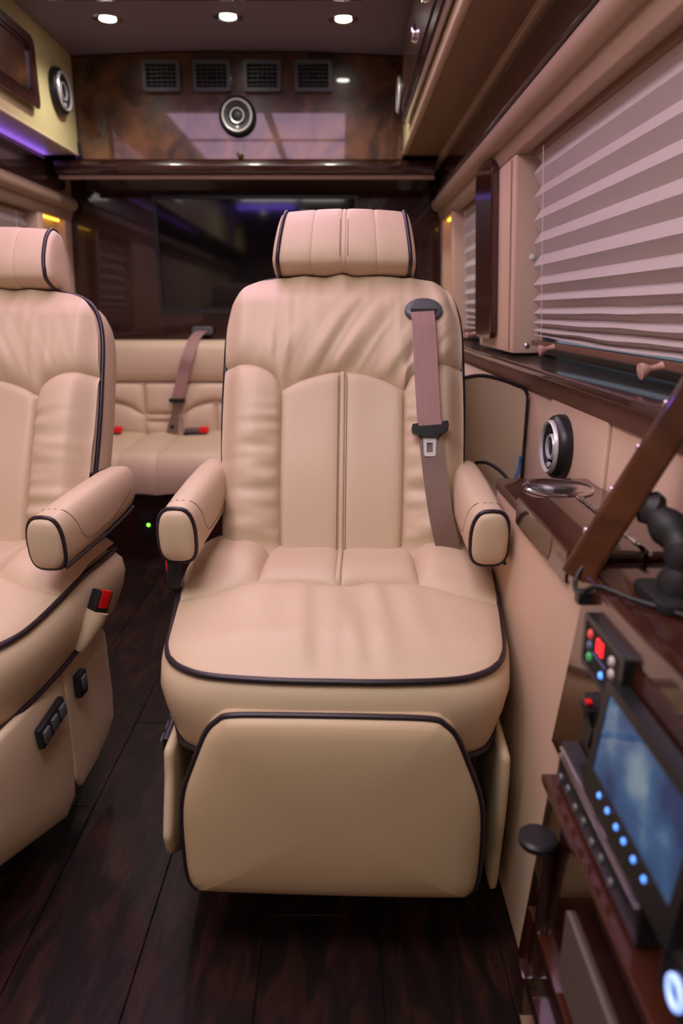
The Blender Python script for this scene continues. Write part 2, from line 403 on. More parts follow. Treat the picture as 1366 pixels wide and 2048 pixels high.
def downlight(x, y, z, label, pw=SPOT_POW, col=(1.0, 0.95, 0.80)):
    t = thing('downlight', label, 'ceiling light', (x, y, z), 0, 'recessed ceiling downlights by the rear cabinet')
    lathe('bezel', [(0.035, -0.004), (0.043, -0.007), (0.052, -0.004), (0.053, 0.003), (0.035, 0.003)], 'chrome', t, (x, y, z), (0, 0, 1))
    lathe('lens', [(0.0, -0.007), (0.022, -0.006), (0.0355, -0.002), (0.0355, 0.004)], 'lamp', t, (x, y, z), (0, 0, 1))
    l = D.lights.new('downlight_beam', 'SPOT'); l.energy = pw; l.color = col; l.spot_size = math.radians(140); l.spot_blend = 0.8; l.shadow_soft_size = 0.03
    lo = D.objects.new('downlight_beam', l); COL.objects.link(lo); lo.location = (0, 0, -0.02); lo.parent = t
for x, lb in ((-0.815, 'round recessed downlight at the left end of the rear ceiling row'), (-0.395, 'round recessed downlight in the middle of the rear ceiling row'), (0.007, 'round recessed downlight at the right end of the rear ceiling row')):
    k = (x + 0.415) / 0.75
    downlight(x, 2.77, 1.982 - 0.022 * k * k, lb)
# one more row over the front cabin, out of the frame
for y, nm_ in ((-1.05, 'over the front cabin'),):
    for x, sd in ((-0.815, 'left'), (-0.395, 'middle'), (0.007, 'right')):
        k = (x + 0.415) / 0.75
        downlight(x, y, 1.982 - 0.022 * k * k, 'round recessed downlight %s, %s one of its row' % (nm_, sd), FRONT_POW, (1.0, 0.80, 0.42))

# ================================================================== OVERHEAD CABINETS
def speaker(name, c, axis, r, label, group='round speakers'):
    t = thing('speaker', label, 'speaker', c, 0, group); A = axis
    lathe('rim', [(r * .80, 0.004), (r * .80, 0.022), (r * .86, 0.026), (r * .96, 0.020), (r, 0.010), (r, 0.0), (r * .6, 0.0)], 'black', t, c, A, seg=40)
    lathe('trim_ring', [(r * .70, 0.022), (r * .72, 0.031), (r * .78, 0.033), (r * .83, 0.028), (r * .83, 0.018)], 'silver', t, c, A, seg=40)
    lathe('grille', [(0.0, 0.016), (r * .3, 0.018), (r * .70, 0.027), (r * .74, 0.022)], 'cone', t, c, A, seg=40)
    lathe('tweeter_ring', [(r * .31, 0.017), (r * .32, 0.027), (r * .37, 0.028), (r * .41, 0.023), (r * .41, 0.016)], 'silver', t, c, A, seg=32)
    lathe('tweeter', [(0.0, 0.026), (r * .2, 0.0245), (r * .31, 0.019)], 'cone', t, c, A, seg=24)
    Av = Vector(A).normalized(); d = Vector((0, 0, -1)); b = Vector(c) + d * (r * .56)
    lathe('badge', [(0.0, 0.029), (r * .075, 0.0285), (r * .09, 0.022)], 'silver', t, b, A, seg=20)
    return t

# rear overhead cabinet, burl wood
rc = thing('rear_cabinet', 'wide glossy burl wood cabinet under the ceiling at the rear, with four vents', 'cabinet', (-0.415, 3.20, 1.59))
vs = []; n = 24; top = lambda x: 1.978 - 0.024 * ((x + 0.415) / 0.75) ** 2
pf = [(-1.09, 1.592), (0.252, 1.592)] + [(0.252 - 1.342 * i / n, top(0.252 - 1.342 * i / n)) for i in range(n + 1)]
prism('door', pf, 'y', 3.10, 3.12, 'burl', rc, bev=0.003)
box('body', -1.085, 0.247, 3.121, Y1 - .002, 1.595, 1.93, 'mahog', rc)
lathe('knob', [(0.006, 0.0), (0.006, 0.012), (0.011, 0.016), (0.013, 0.022), (0.010, 0.028), (0.0, 0.030)], 'burl', rc, (-0.415, 3.10, 1.608), (0, -1, 0), seg=20)
box('hinge', -1.082, -1.062, 3.085, 3.10, 1.60, 1.655, 'black', rc, bev=0.003)
speaker('speaker', (-0.419, 3.10, 1.748), (0, -1, 0), 0.075, 'round black speaker with silver rings in the middle of the burl rear cabinet')
for i, (x, lb) in enumerate(((-0.715, 'black louvred air vent farthest left on the burl cabinet'), (-0.515, 'black louvred air vent second from left on the burl cabinet'),
                             (-0.315, 'black louvred air vent third from left on the burl cabinet'), (-0.112, 'black louvred air vent farthest right on the burl cabinet'))):
    z = 1.889
    t = thing('air_vent', lb, 'air vent', (x, 3.10, z), 0, 'air vents on the rear cabinet')
    ring_frame('frame', rrect(x - .074, x + .074, z - .055, z + .055, .010), rrect(x - .060, x + .060, z - .041, z + .041, .004), 'y', 3.078, 3.100, 'grayplastic', t)
    box('backing', x - .062, x + .062, 3.096, 3.0995, z - .043, z + .043, 'blackmatte', t)
    for k in range(5): box('slat', x - .060, x + .060, 3.084, 3.094, z - .030 + .015 * k - .0012, z - .030 + .015 * k + .0012, 'grayplastic', t)
    for k in range(5): box('vane', x - .040 + .020 * k - .001, x - .040 + .020 * k + .001, 3.088, 3.0955, z - .041, z + .041, 'grayplastic', t)
    box('thumb_tab', x - .015, x + .015, 3.078, 3.086, z - .004, z + .004, 'black', t, bev=0.002)
# shelf under it
sh = thing('rear_shelf', 'dark glossy shelf ledge below the burl rear cabinet', 'shelf', (-0.415, 3.2, 1.53))
prism('board', [(3.065, 1.545), (3.06, 1.565), (3.07, 1.583), (3.095, 1.589), (Y1 - .002, 1.589), (Y1 - .002, 1.538), (3.075, 1.538)], 'x', -1.17, 0.385, 'mahog', sh, bev=0.003)
box('edge_strip', -1.17, 0.385, 3.10, 3.122, 1.520, 1.537, 'uppertan_shade', sh, bev=0.004)
lathe('sensor_dome', [(0.016, 0.0), (0.015, 0.008), (0.010, 0.014), (0.0, 0.016)], 'black', sh, (-0.405, 3.15, 1.538), (0, 0, -1), seg=20)

# left overhead cabinet
lc = thing('overhead_cabinet', 'cream overhead cabinet with dark framed door along the left wall', 'cabinet', (-1.2, 1.5, 1.60))
prism('body', [(-1.085, 1.608), (-1.075, 1.602), (-1.07, 1.97), (-1.36, 1.975), (-1.36, 1.608)], 'y', Y0 + .01, 3.098, 'vinyl', lc, bev=0.005)
tube('lip', [(-1.079, y, 1.607) for y in (Y0 + .02, 0, 1.5, 3.09)], 0.007, 'leather', lc, n=2)
ring_frame('door_frame', rrect(1.75, 2.695, 1.668, 1.892, .03), rrect(1.80, 2.655, 1.700, 1.862, .02), 'x', -1.075, -1.052, 'mahogred', lc)
prism('door_panel', rrect(1.79, 2.665, 1.69, 1.872, .02), 'x', -1.075, -1.060, 'burl', lc)
ring_frame('door_bead', rrect(1.803, 2.652, 1.703, 1.859, .02), rrect(1.812, 2.643, 1.712, 1.850, .016), 'x', -1.064, -1.054, 'mahog', lc)
speaker('speaker', (-1.0715, 2.918, 1.790), (1, 0, 0), 0.080, 'round black speaker on the cream cabinet at upper left')
# violet strip lamp on the left valance
tag(box('led_strip', -1.2155, -1.2075, 0.6, 3.1, 1.5865, 1.5892, 'ledviolet'), 'thin violet light strip under the left overhead cabinet', 'light strip')

# right overhead cabinet
rr = thing('overhead_cabinet', 'dark-doored overhead cabinet with tan underside along the right wall', 'cabinet', (0.42, 1.5, 1.608))
prism('body', [(0.252, 1.618), (0.262, 1.608), (0.58, 1.608), (0.58, 1.975), (0.245, 1.972)], 'y', Y0 + .01, 3.098, 'vinyl', rr, bev=0.005)
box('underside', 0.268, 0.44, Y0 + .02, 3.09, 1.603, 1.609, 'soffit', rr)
tube('lip', [(0.256, y, 1.613) for y in (Y0 + .02, 0, 1.5, 3.09)], 0.010, 'leather', rr, n=2)
prism('door', rrect(1.2, 2.83, 1.655, 1.955, .03), 'x', 0.224, 0.249, 'mahogred', rr, bev=0.004)
prism('door_inset', rrect(1.25, 2.79, 1.70, 1.915, .02), 'x', 0.219, 0.226, 'burl', rr, bev=0.003)
for (y, z) in ((2.36, 1.79), (2.08, 1.79)):
    lathe('latch', [(0.0, 0.012), (0.012, 0.012), (0.022, 0.010), (0.026, 0.004), (0.026, 0.0)], 'chrome', rr, (0.219, y, z), (-1, 0, 0), seg=24)
speaker('speaker', (0.246, 2.965, 1.79), (-1, 0, 0), 0.075, 'round black speaker seen edge-on on the right overhead cabinet')
# yellow strip lamps above the rear corner panels
tag(box('led_strip', 0.470, 0.480, 3.06, 3.27, 1.376, 1.384, 'ledyellow'), 'small yellow light strip at the right rear corner above the tan panel', 'light strip', 'yellow corner strips')
tag(box('led_strip', -1.262, -1.252, 3.06, 3.27, 1.376, 1.384, 'ledyellow'), 'small yellow light strip at the left rear corner above the tan panel', 'light strip', 'yellow corner strips')

tag(box('led_strip', -1.02, -0.45, -.66, -.54, 1.955, 1.962, 'ledviolet'), 'added violet glow strip, unseen, on the ceiling over the front cabin', 'light strip')  # unseen strip added for its purple glow in the television glass
# television
tv = thing('television', 'large black flat television on the dark rear wall', 'television', (-0.385, 3.355, 0.99))
ring_frame('bezel', rrect(-0.845, 0.075, 0.985, 1.490, .008), rrect(-0.828, 0.058, 1.005, 1.475, .003), 'y', 3.312, 3.357, 'black', tv)
box('screen_glass', -0.830, 0.060, 3.320, 3.335, 1.003, 1.477, 'screen', tv)

# ================================================================== BLINDS
def blind(side, y0, y1, label, amp=0.0095, pegs=()):
    t = thing('pleated_blind', label, 'blind', (MX(side, 0.50), (y0 + y1) / 2, 0.91))
    zs = []; z = 1.384; p = 0.0275
    while z > 0.925:
        zs.append(z); z -= p
        if z < 1.12: p = max(0.0062, p * 0.90)
    vs = []; fs = []; ny = 24; nz = len(zs)
    for th in (0, 0.0015):
        for i, z in enumerate(zs):
            for j in range(ny + 1):
                y = y0 + (y1 - y0) * j / ny
                x = 0.527 - (z - 0.90) * 0.07 + (amp if i % 2 else -amp) * (1.0 if z > 1.0 else 0.9) + th
                zz = z
                if z < 1.02: zz += 0.006 * math.sin((y - y0) * 2.5 + i * .4) * (1.02 - z) * 8 + 0.003 * ns(y * 5, i * .5, 3)
                vs.append(Vector((MX(side, x), y, zz)) - t.location)
    W = ny + 1; K = nz * W
    for i in range(nz - 1):
        for j in range(ny):
            a = i * W + j
            fs += [(a, a + 1, a + W + 1, a + W), (K + a, K + a + 1, K + a + W + 1, K + a + W)]
        a, b = i * W, i * W + ny
        fs += [(a, a + W, K + a + W, K + a), (b, b + W, K + b + W, K + b)]
    raw('pleated_fabric', vs, fs, 'blind', t, smooth=False)
    xa, xb = span(side, 0.512, 0.538)
    box('bottom_rail', xa, xb, y0, y1, 0.908, 0.922, 'apron', t, bev=0.003)
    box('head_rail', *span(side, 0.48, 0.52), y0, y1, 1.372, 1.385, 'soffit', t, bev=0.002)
    cx = MX(side, 0.505)
    for yy in (y1 - .12, y0 + .12): tube('cord', [(MX(side, 0.507 - (z - .9) * .07), yy, z) for z in (1.37, 1.15, 0.925)], 0.0009, 'white', t, n=1, seg=5)
    for yy in pegs:
        lathe('peg', [(0.008, 0.0), (0.006, 0.006), (0.0055, 0.018), (0.009, 0.024), (0.013, 0.030), (0.013, 0.036), (0.0, 0.038)], 'peg', t, (MX(side, 0.512), yy, 0.914), (-side, 0, -0.25), seg=16)
    return t
blind(1, 0.16, 1.90, 'big pleated taupe window blind nearest on the right wall', pegs=(1.69, 1.11, .55))
blind(1, 2.44, 2.97, 'small pleated blind behind the dark pillar plate on the right wall', pegs=(2.7,))
blind(-1, 2.0, 2.97, 'pleated blind on the left wall above the left chair', pegs=(2.6,))
tag(lathe('button_cap', [(0.0, 0.006), (0.006, 0.005), (0.009, 0.0)], 'white', None, (0.512, 1.949, 1.135), (0, -1, 0), seg=16), 'white round screw cap on the window jamb', 'screw cap')
tag(lathe('jamb_screw', [(0.0, 0.004), (0.004, 0.004), (0.008, 0.001), (0.008, 0.0)], 'chrome', None, (0.515, 1.949, 0.905), (0, -1, 0), seg=16), 'shiny screw low on the window jamb beside the sill', 'screw')
#==P3==
# ================================================================== REAR BENCH
bench = thing('rear_bench', 'wide cream leather bench seat across the rear below the television', 'bench', (-0.4, 2.95, 0))
BL = bench.location
btr = lambda p: p - BL
def b3(x, z, n): return Vector((x, 3.15 + 0.15 * (z - 0.45) - n, z))
def s3(x, y, n): return Vector((x, y, 0.452 - 0.10 * (3.15 - y) * (1 if y > 2.72 else 1) + 0.02 * sst(2.70, 2.80, y) + n))
box('base', -1.2, 0.40, 2.735, 3.14, 0.002, 0.30, 'mahog', bench)
box('back_core', -1.2, 0.40, 3.21, Y1 - .004, 0.30, 0.84, 'walltan', bench)
def bpanel(nm, B, T, L, R, **k):
    cushion(nm, coons(curve(B), curve(T), curve(L), curve(R)), b3, 'leather', bench, tr=btr, nu=26, nv=26, **k)
for cx in (-1.075, -0.58, -0.08):
    xl, xr = max(cx - 0.165, -1.2), cx + 0.165
    wr = lambda u, v, x, z, d: 0.006 * ns(x * 55, z * 6, cx) * math.exp(-d[2] / .05)
    bpanel('back_panel', [(xl, .44), (cx, .44)], [(xl, .528), (max(cx - .09, xl + .05), .578), (cx, .598)], [(xl, .44), (xl, .528)], [(cx, .44), (cx, .598)], puff=.022, dl=.016)
    bpanel('back_panel', [(cx, .44), (xr, .44)], [(cx, .598), (cx + .09, .578), (xr, .528)], [(cx, .44), (cx, .598)], [(xr, .44), (xr, .528)], puff=.022, dl=.016)
    bpanel('back_panel', [(xl, .528), (max(cx - .09, xl + .05), .578), (cx, .598), (cx + .09, .578), (xr, .528)], [(xl, .68), (xr, .68)], [(xl, .528), (xl, .68)], [(xr, .528), (xr, .68)], puff=.024, dl=.018, wr=wr)
    for (za, zb) in ((.44, .505), (.505, .54), (.54, .68)):
        bpanel('back_panel', [(xr, za), (xr + .165, za)], [(xr, zb), (xr + .165, zb)], [(xr, za), (xr, zb)], [(xr + .165, za), (xr + .165, zb)], puff=.020, dl=.012)
# top bolster along the back
lo = []
for i in range(25):
    x = -1.2 + 1.6 * i / 24; L = []
    for k in range(20):
        a = 2 * PI * k / 20; c, s = math.cos(a), math.sin(a)
        yy = 3.235 + 0.075 * math.copysign(abs(c) ** .7, c); zz = 0.772 + 0.096 * math.copysign(abs(s) ** .55, s)
        L.append(Vector((x, yy + 0.02 * (zz - .77), zz)) - BL)
    lo.append(L)
rings('top_bolster', lo, 'leather', bench, sharp=60)
# seat cushions with rolled fronts
xs = [-1.2, -0.905, -0.75, -0.42, -0.25, 0.40]
for a, b in zip(xs[:-1], xs[1:]):
    vs = []; fs = []; nu = 18; prof = []
    for k in range(41):
        s = k / 40
        if s < .5: prof.append((3.17 - .42 * (s / .5), .452 - .012 * (s / .5), 0))
        else:
            t_ = (s - .5) / .5; an = t_ * PI * .62
            prof.append((2.75 - .078 * math.sin(an), .440 - .075 * (1 - math.cos(an)) - .06 * t_ * t_, 1))
    for (y, z, f_) in prof:
        for i in range(nu + 1):
            u = .5 - .5 * math.cos(PI * i / nu); d = min(u, 1 - u) * (b - a)
            g = 0.012 * math.exp(-d / .010) * (1.0 if not f_ else 0.35)
            vs.append(Vector((a + (b - a) * u, y + (g if f_ else 0), z - (g if not f_ else 0) + .010 * (1 - math.exp(-d / .05)))) - BL)
    W = nu + 1
    for j in range(40):
        for i in range(nu): fs.append((j * W + i, j * W + i + 1, (j + 1) * W + i + 1, (j + 1) * W + i))
    raw('seat_cushion', vs, fs, 'leather', bench)
box('seat_core', -1.2, 0.40, 2.72, 3.17, 0.285, 0.40, 'leather', bench, bev=0.03)

# outlet plate
ot = thing('outlet_plate', 'black outlet plate with small green light on the bench base', 'outlet', (-0.81, 2.735, 0.135))
prism('plate', rrect(-.848, -.772, .075, .195, .008), 'y', 2.725, 2.735, 'black', ot, bev=0.003)
for z in (.165, .105): box('socket', -.828, -.792, 2.721, 2.728, z - .014, z + .014, 'blackmatte', ot, bev=0.003)
lathe('indicator', [(0.0, .004), (.006, .003), (.007, 0)], 'ledgreen', ot, (-.808, 2.725, .137), (0, -1, 0), seg=14)

# rear bench seat belt
def ribbon(name, pts, wdir, width, thick, m, parent, n=10, tr=None):
    path = spline(pts, n); vs = []; fs = []
    for i, p in enumerate(path):
        a = path[max(i - 1, 0)]; b = path[min(i + 1, len(path) - 1)]; t = (b - a).normalized()
        wd = Vector(wdir(p) if callable(wdir) else wdir); wd = (wd - t * wd.dot(t)).normalized(); nn = t.cross(wd)
        k = width[min(i, len(width) - 1)] if isinstance(width, list) else width
        for (s, q) in ((-1, -1), (1, -1), (1, 1), (-1, 1)):
            v = p + wd * (s * k / 2) + nn * (q * thick / 2); vs.append(tr(v) if tr else v)
    for i in range(len(path) - 1):
        for k in range(4): fs.append((i * 4 + k, i * 4 + (k + 1) % 4, i * 4 + 4 + (k + 1) % 4, i * 4 + 4 + k))
    fs += [(3, 2, 1, 0), tuple(len(vs) - 4 + k for k in range(4))]
    return raw(name, vs, fs, m, parent, sharp=40)
sb = thing('bench_seat_belt', 'mauve seat belt hanging from the rear wall over the bench back', 'seat belt', (-0.72, 3.1, 0.45))
o_ = lambda v: v - sb.location
prism('belt_guide', rrect(-.705, -.605, .886, .926, .018), 'y', 3.318, 3.352, 'grayplastic', sb, bev=0.005)
ribbon('webbing', [(-.655, 3.310, .905), (-.667, 3.20, .876), (-.690, 3.137, .80), (-.715, 3.135, .72), (-.748, 3.128, .61)], (1, 0, 0), .052, .002, 'belt', sb, tr=o_)
ribbon('lower_webbing', [(-.748, 3.126, .605), (-.765, 3.124, .53), (-.778, 3.110, .458)], (1, 0, 0), [.048, .04, .034, .03, .03, .034, .04, .046, .05, .052, .052], .003, 'beltdark', sb, n=5, tr=o_)
prism('stopper', rrect(-.785, -.712, .596, .614, .006), 'y', 3.116, 3.135, 'black', sb, bev=0.003)
lathe('anchor_bolt', [(0.0, .006), (.008, .005), (.010, 0)], 'black', sb, (-.776, 3.114, .485), (0, -1, 0), seg=14)
def bench_buckle(x, label):
    t = thing('belt_buckle', label, 'belt buckle', (x, 3.08, .468), 0, 'red buttoned buckles on the rear bench')
    box('stalk', x - .085, x - .015, 3.065, 3.10, .463, .486, 'graypanel', t, bev=0.008)
    box('release_button', x - .016, x + .024, 3.062, 3.098, .466, .492, 'red', t, bev=0.005)
    box('base_pad', x - .09, x + .012, 3.06, 3.105, .458, .466, 'black', t, bev=0.003)
bench_buckle(-1.022, 'grey buckle with red button on the bench next to the left chair')
bench_buckle(-0.628, 'grey buckle with red button on the bench next to the front seat')

# padded side box on the right behind the chair
pb = thing('padded_side_box', 'cream padded wall box with dark piping behind the right armrest', 'padded box', (0.30, 2.1, 0))
top_ = [(0.450, .800), (0.440, .818), (0.424, .824), (0.385, .838), (0.34, .848), (0.30, .844), (0.25, .830), (0.20, .805), (.165, .77), (.15, .72)]
sp = [(p.x, p.y) for p in spline([(a, b, 0) for a, b in top_], 4)]
prism('body', [(0.150, .0), (0.450, .0)] + sp, 'y', 1.66, 2.62, 'leather', pb, bev=0.006)
tube('piping', [(a, 1.662, b + .001) for a, b in top_], 0.0045, 'piping', pb, n=4)
tube('piping', [(0.449, 1.664, z) for z in (.80, .6, .35)], 0.0040, 'piping', pb, n=2)  # upright dark line stands in for a thin shadow along the wall edge

# ================================================================== CAPTAIN CHAIRS
AB = math.radians(22); SA, CA = math.sin(AB), math.cos(AB)
def mirror_pts(half):  # half: points from x>=0 bottom outer ... to x=0 top
    return half
def chair(label, loc, rz, mx, hs, belt, buckle, adz=0.0, adx=0.0):
    C = thing('captain_chair', label, 'chair', loc, rz)
    ctr = Vector((0, 1.15, 0))
    T = lambda p: Vector((mx * (min(p[0], .286) if mx > 0 else p[0]), p[1] - 1.15, p[2]))   # the wall side is pressed against the console
    def tb(name, pts, r, m, closed=False, seg=8, n=6, parent=C): # tube in chair design coordinates
        path = spline(pts, n, closed) if n > 1 else [Vector(p) for p in pts]
        vs, fs = tube_data(path, r, seg, closed); return raw(name, [T(v) for v in vs], fs, m, parent, sharp=60)
    def bk(x, h, n=0.0): return Vector((x, 1.284 + h * hs * SA - n * CA, 0.5 + h * hs * CA + n * SA))
    def nb(x, h):
        ax = abs(x)
        return (0.020 * math.exp(-((ax - .185) / .05) ** 2) * sst(.50, .30, h) + 0.010 * math.exp(-((h - .16) / .14) ** 2)
                - 0.030 * sst(.205, .250, ax) - 0.030 * sst(.545, .620, h) + 0.008 * math.exp(-((h - .47) / .08) ** 2))
    def b3(x, h, n): return bk(x, h, nb(x, h) + n)
    H = [(.236, -.03), (.243, .12), (.2485, .295), (.2475, .418)]
    H2 = [(.2475, .418), (.244, .50), (.234, .55)]
    H3 = [(.234, .55), (.216, .583), (.186, .603), (.145, .613), (.07, .618), (0, .619)]
    neg = lambda L: [(-x, y) for x, y in L]
    top_full = neg(H3) + H3[::-1][1:]
    seam = [(.118, -.03), (.124, .14), (.126, .366)]
    btop = [(.126, .366), (.143, .398), (.186, .418), (.2475, .418)]
    archR = [(.005, .406), (.034, .403), (.086, .388), (.126, .366)]
    # --- backrest
    R = rng = random.Random(3)
    def w_bol(u, v, x, h, d):
        di = abs(abs(x) - .123)
        return (0.020 * ns(di * 9, h * 52, 1.0 + mx) * math.exp(-di / .05) * sst(.38, .26, h)
                + 0.009 * ns(abs(x) * 8, h * 20, 4 + (x > 0)) * sst(.32, .15, h))
    P = lambda B, T_, L, R_: coons(curve(B), curve(T_), curve(L), curve(R_))
    back = []
    fR = P([(.118, -.03), (.236, -.03)], btop, seam, H)
    fL = P(neg([(.236, -.03), (.118, -.03)][::1]), neg(btop[::-1]), neg(H), neg(seam))
    cushion('back_bolster', fR, b3, 'leather', C, puff=.016, dl=.014, nu=44, nv=90, wr=w_bol, edges=(1, 0, 1, 1), tr=T)
    cushion('back_bolster', fL, b3, 'leather', C, puff=.016, dl=.014, nu=44, nv=90, wr=w_bol, edges=(0, 1, 1, 1), tr=T)
    w_c = lambda u, v, x, h, d: 0.0016 * ns(x * 14, h * 7, 9)
    fR = P([(.005, -.03), (.118, -.03)], archR, [(.005, -.03), (.005, .406)], seam)
    fL = P(neg([(.118, -.03), (.005, -.03)]), neg(archR[::-1]), neg(seam), neg([(.005, -.03), (.005, .406)]))
    cushion('back_center_panel', fR, b3, 'leather', C, puff=.012, dl=.006, nu=30, nv=60, wr=w_c, edges=(.4, 1, 1, 1), tr=T)
    cushion('back_center_panel', fL, b3, 'leather', C, puff=.012, dl=.006, nu=30, nv=60, wr=w_c, edges=(1, .4, 1, 1), tr=T)
    f = P([(-.005, -.03), (.005, -.03)], [(-.005, .406), (.005, .406)], [(-.005, -.03), (-.005, .406)], [(.005, -.03), (.005, .406)])
    cushion('back_center_strip', f, b3, 'leather', C, puff=.0105, dl=.0012, nu=10, nv=40, edges=(.25, .25, 1, 1), tr=T)
    for s in (-1, 1): tb('stitching', [b3(s * .0085, h, .0108) for h in (0, .1, .2, .3, .395)], .0006, 'stitch', n=4, seg=5)
    bot = neg(btop[::-1])[:-1] + neg(archR[::-1])[:-1] + [(-.005, .406), (.005, .406)] + archR[1:-1] + btop
    # keep the cusps of the seam by sampling three smooth pieces
    c1, c2, c3 = curve(neg(btop[::-1])), curve(neg(archR[::-1]) + archR), curve(btop)
    def bf(t):
        if t < .25: return c1(t / .25)
        if t < .75: return c2((t - .25) / .5)
        return c3((t - .75) / .25)
    bf.length = c1.length + c2.length + c3.length
    f = coons(bf, curve(top_full), curve(neg(H2)), curve(H2))
    def w_sh(u, v, x, h, d):
        fan = (x - .10) - (h - .40) * (0.55 + x * 1.0)
        a = ns(fan * 34, h * 3.0, 2.0 + mx); a2 = ns(fan * 75, h * 5, 6)
        w1 = math.exp(-d[2] / .055) * (0.35 + 0.65 * sst(-.14, .04, x)) * sst(.245, .18, abs(x))
        e = (0.024 * a + 0.009 * a2) * w1
        e += 0.018 * ns(x * 60, h * 6, 5) * math.exp(-((abs(x) - .126) / .03) ** 2) * math.exp(-d[2] / .06)
        e += 0.010 * ns(x * 45, h * 9, 8) * math.exp(-d[3] / .035) * sst(.23, .1, abs(x))
        e += 0.012 * ns((x + h * .3) * 70, h * 4, 12) * sst(.17, .20, x) * sst(.26, .23, x) * sst(.5, .56, h)
        return e
    cushion('back_shoulder_panel', f, b3, 'leather', C, puff=.016, dl=.015, nu=150, nv=60, wr=w_sh, edges=(0, 0, 1, 0), tr=T)
    full = [(.225, -.13)] + H + H2[1:] + H3[1:-1]
    out = [Vector((x, y, 0)) for x, y in full] + [Vector((0, .619, 0))] + [Vector((-x, y, 0)) for x, y in full[::-1]]
    out = spline(out, 5); loops = []
    for (s, n_) in ((.90, -.010), (1.0, -.026), (1.018, -.045), (1.022, -.075), (1.0, -.105), (.95, -.122), (.8, -.132), (.4, -.135)):
        loops.append([T(bk(p.x * s, .26 + (p.y - .26) * (s if s < 1 else 1 + (s - 1) * .4), n_)) for p in out])
    rings('back_shell', loops, 'leather', C)
    path = [Vector((x, y, 0)) for x, y in H + H2[1:] + H3[1:-1]] + [Vector((0, .619, 0))] + [Vector((-x, y, 0)) for x, y in (H + H2[1:] + H3[1:-1])[::-1]]
    tb('piping', [bk(p.x * 1.008, p.y * 1.004, -.026) for p in path], .0050, 'piping', n=6)
    # --- headrest: panels swept across, wedge profile
    hp = [(.022, .622), (.036, .640), (.038, .672), (.026, .720), (.006, .752), (-.014, .762), (-.036, .758), (-.056, .715), (-.070, .660), (-.066, .628), (-.030, .618)]
    hp = [Vector((a, b + .004, 0)) for a, b in hp]; hp = spline(hp, 5, True); cc = Vector((-.018, .680, 0))
    def hsec(x, s):
        L = []
        for p in hp:
            q = cc + (p - cc) * s; k = 1 - .75 * max(q.y - .64, 0) ; dome = -0.16 * x * x * (1 + 2 * (q.y - .62) / .14)
            L.append(T(bk(x * k, q.y + dome * .5, q.x + dome * .6)))
        return L
    cuts = [-.136, -.068, -.005, .005, .068, .136]
    for a, b in zip(cuts[:-1], cuts[1:]):
        lp = []; strip = (b - a) < .02
        for i in range(15):
            u = .5 - .5 * math.cos(PI * i / 14); x = a + (b - a) * u; d = min(x - a, b - x); g = .022 * math.exp(-d / (.0012 if strip else .003)) + (0.010 if strip else 0)
            if abs(abs(x) - .136) < 1e-6: g = .01
            lp.append(hsec(x, 1 - g))
        rings('headrest_panel', lp, 'leather', C)
    for s in (-1, 1):
        rings('headrest_end_cap', [hsec(s * x, k) for x, k in ((.136, .985), (.141, .98), (.146, .94), (.149, .82), (.1505, .5), (.151, .1))], 'leather', C)
        vs, fs = tube_data([Vector(v) for v in hsec(s * .137, 1.004)], .0042, 8, True); raw('headrest_piping', vs, fs, 'piping', C)
        tb('stitching', [bk(s * .0082 * (1 - .75 * max(h - .64, 0)), h, n_ + .0006) for n_, h in ((.0360, .64), (.0375, .672), (.027, .718), (.008, .750))], .0008, 'stitch', n=5, seg=5)
        tb('headrest_post', [bk(s * .07, .56, -.05), bk(s * .07, .64, -.03)], .006, 'chrome', n=1)
    # --- seat
    O = [(.292, 1.33), (.292, 1.25), (.286, 1.14), (.277, 1.06), (.266, .985), (.250, .935), (.222, .904), (.178, .884), (.09, .874), (0, .8725)]
    ze = lambda y: .488 + .028 * sst(.98, 1.22, y)
    loop = [Vector((x, y, 0)) for x, y in O] + [Vector((-x, y, 0)) for x, y in O[::-1][1:]]
    loop = spline(loop, 6)
    lv = []
    for (dz, o) in ((.004, -.05), (.002, -.012), (-.004, .0), (-.022, .012), (-.050, .015), (-.085, .009), (-.118, -.002), (-.140, -.010), (-.150, -.03), (-.150, -.12)):
        lv.append([T((p.x * (1 + o / .28), 1.1 + (p.y - 1.1) * (1 + o / .24), ze(p.y) + dz - (0.012 * sst(.16, .25, abs(p.x)) * sst(1.0, .92, p.y) if dz < -.1 else 0))) for p in loop])
    rings('seat_body', lv, 'leather', C)
    tb('piping', [(p.x * 1.004, 1.1 + (p.y - 1.1) * 1.006, ze(p.y) - .001) for p in loop], .0055, 'piping', n=1)
    low = [p for p in loop if abs(p.x) > .20]
    for s in (-1, 1):
        tb('piping', [(p.x * .986, 1.1 + (p.y - 1.1) * .985, ze(p.y) - .132 - 0.012 * sst(.16, .25, abs(p.x)) * sst(1.0, .92, p.y)) for p in loop if p.x * s > .17 and p.y < 1.24], .0045, 'piping', n=1)
    def st3(x, y, n):
        cr = .026 * (1 - (abs(x) / .30) ** 2.5) * sst(.868, .96, y) + .012 * sst(1.15, 1.22, y) * sst(.13, .20, abs(x)) - .010 * sst(1.10, 1.3, y) * sst(.16, .1, abs(x))
        return Vector((x, y, ze(y) + cr + n))
    fr = [(.284, 1.118), (.277, 1.06), (.266, .985), (.250, .935), (.222, .904), (.178, .884), (.09, .874), (0, .8725)]
    sid = [(.284, 1.118), (.266, .985), (.250, .935)]
    front = [(-x, y) for x, y in fr[3:]] + [(x, y) for x, y in fr[3:-1][::-1]]
    seamY = [(-.284, 1.112), (-.21, 1.118), (-.145, 1.140), (-.06, 1.136), (0, 1.128), (.06, 1.136), (.145, 1.140), (.21, 1.118), (.284, 1.112)]
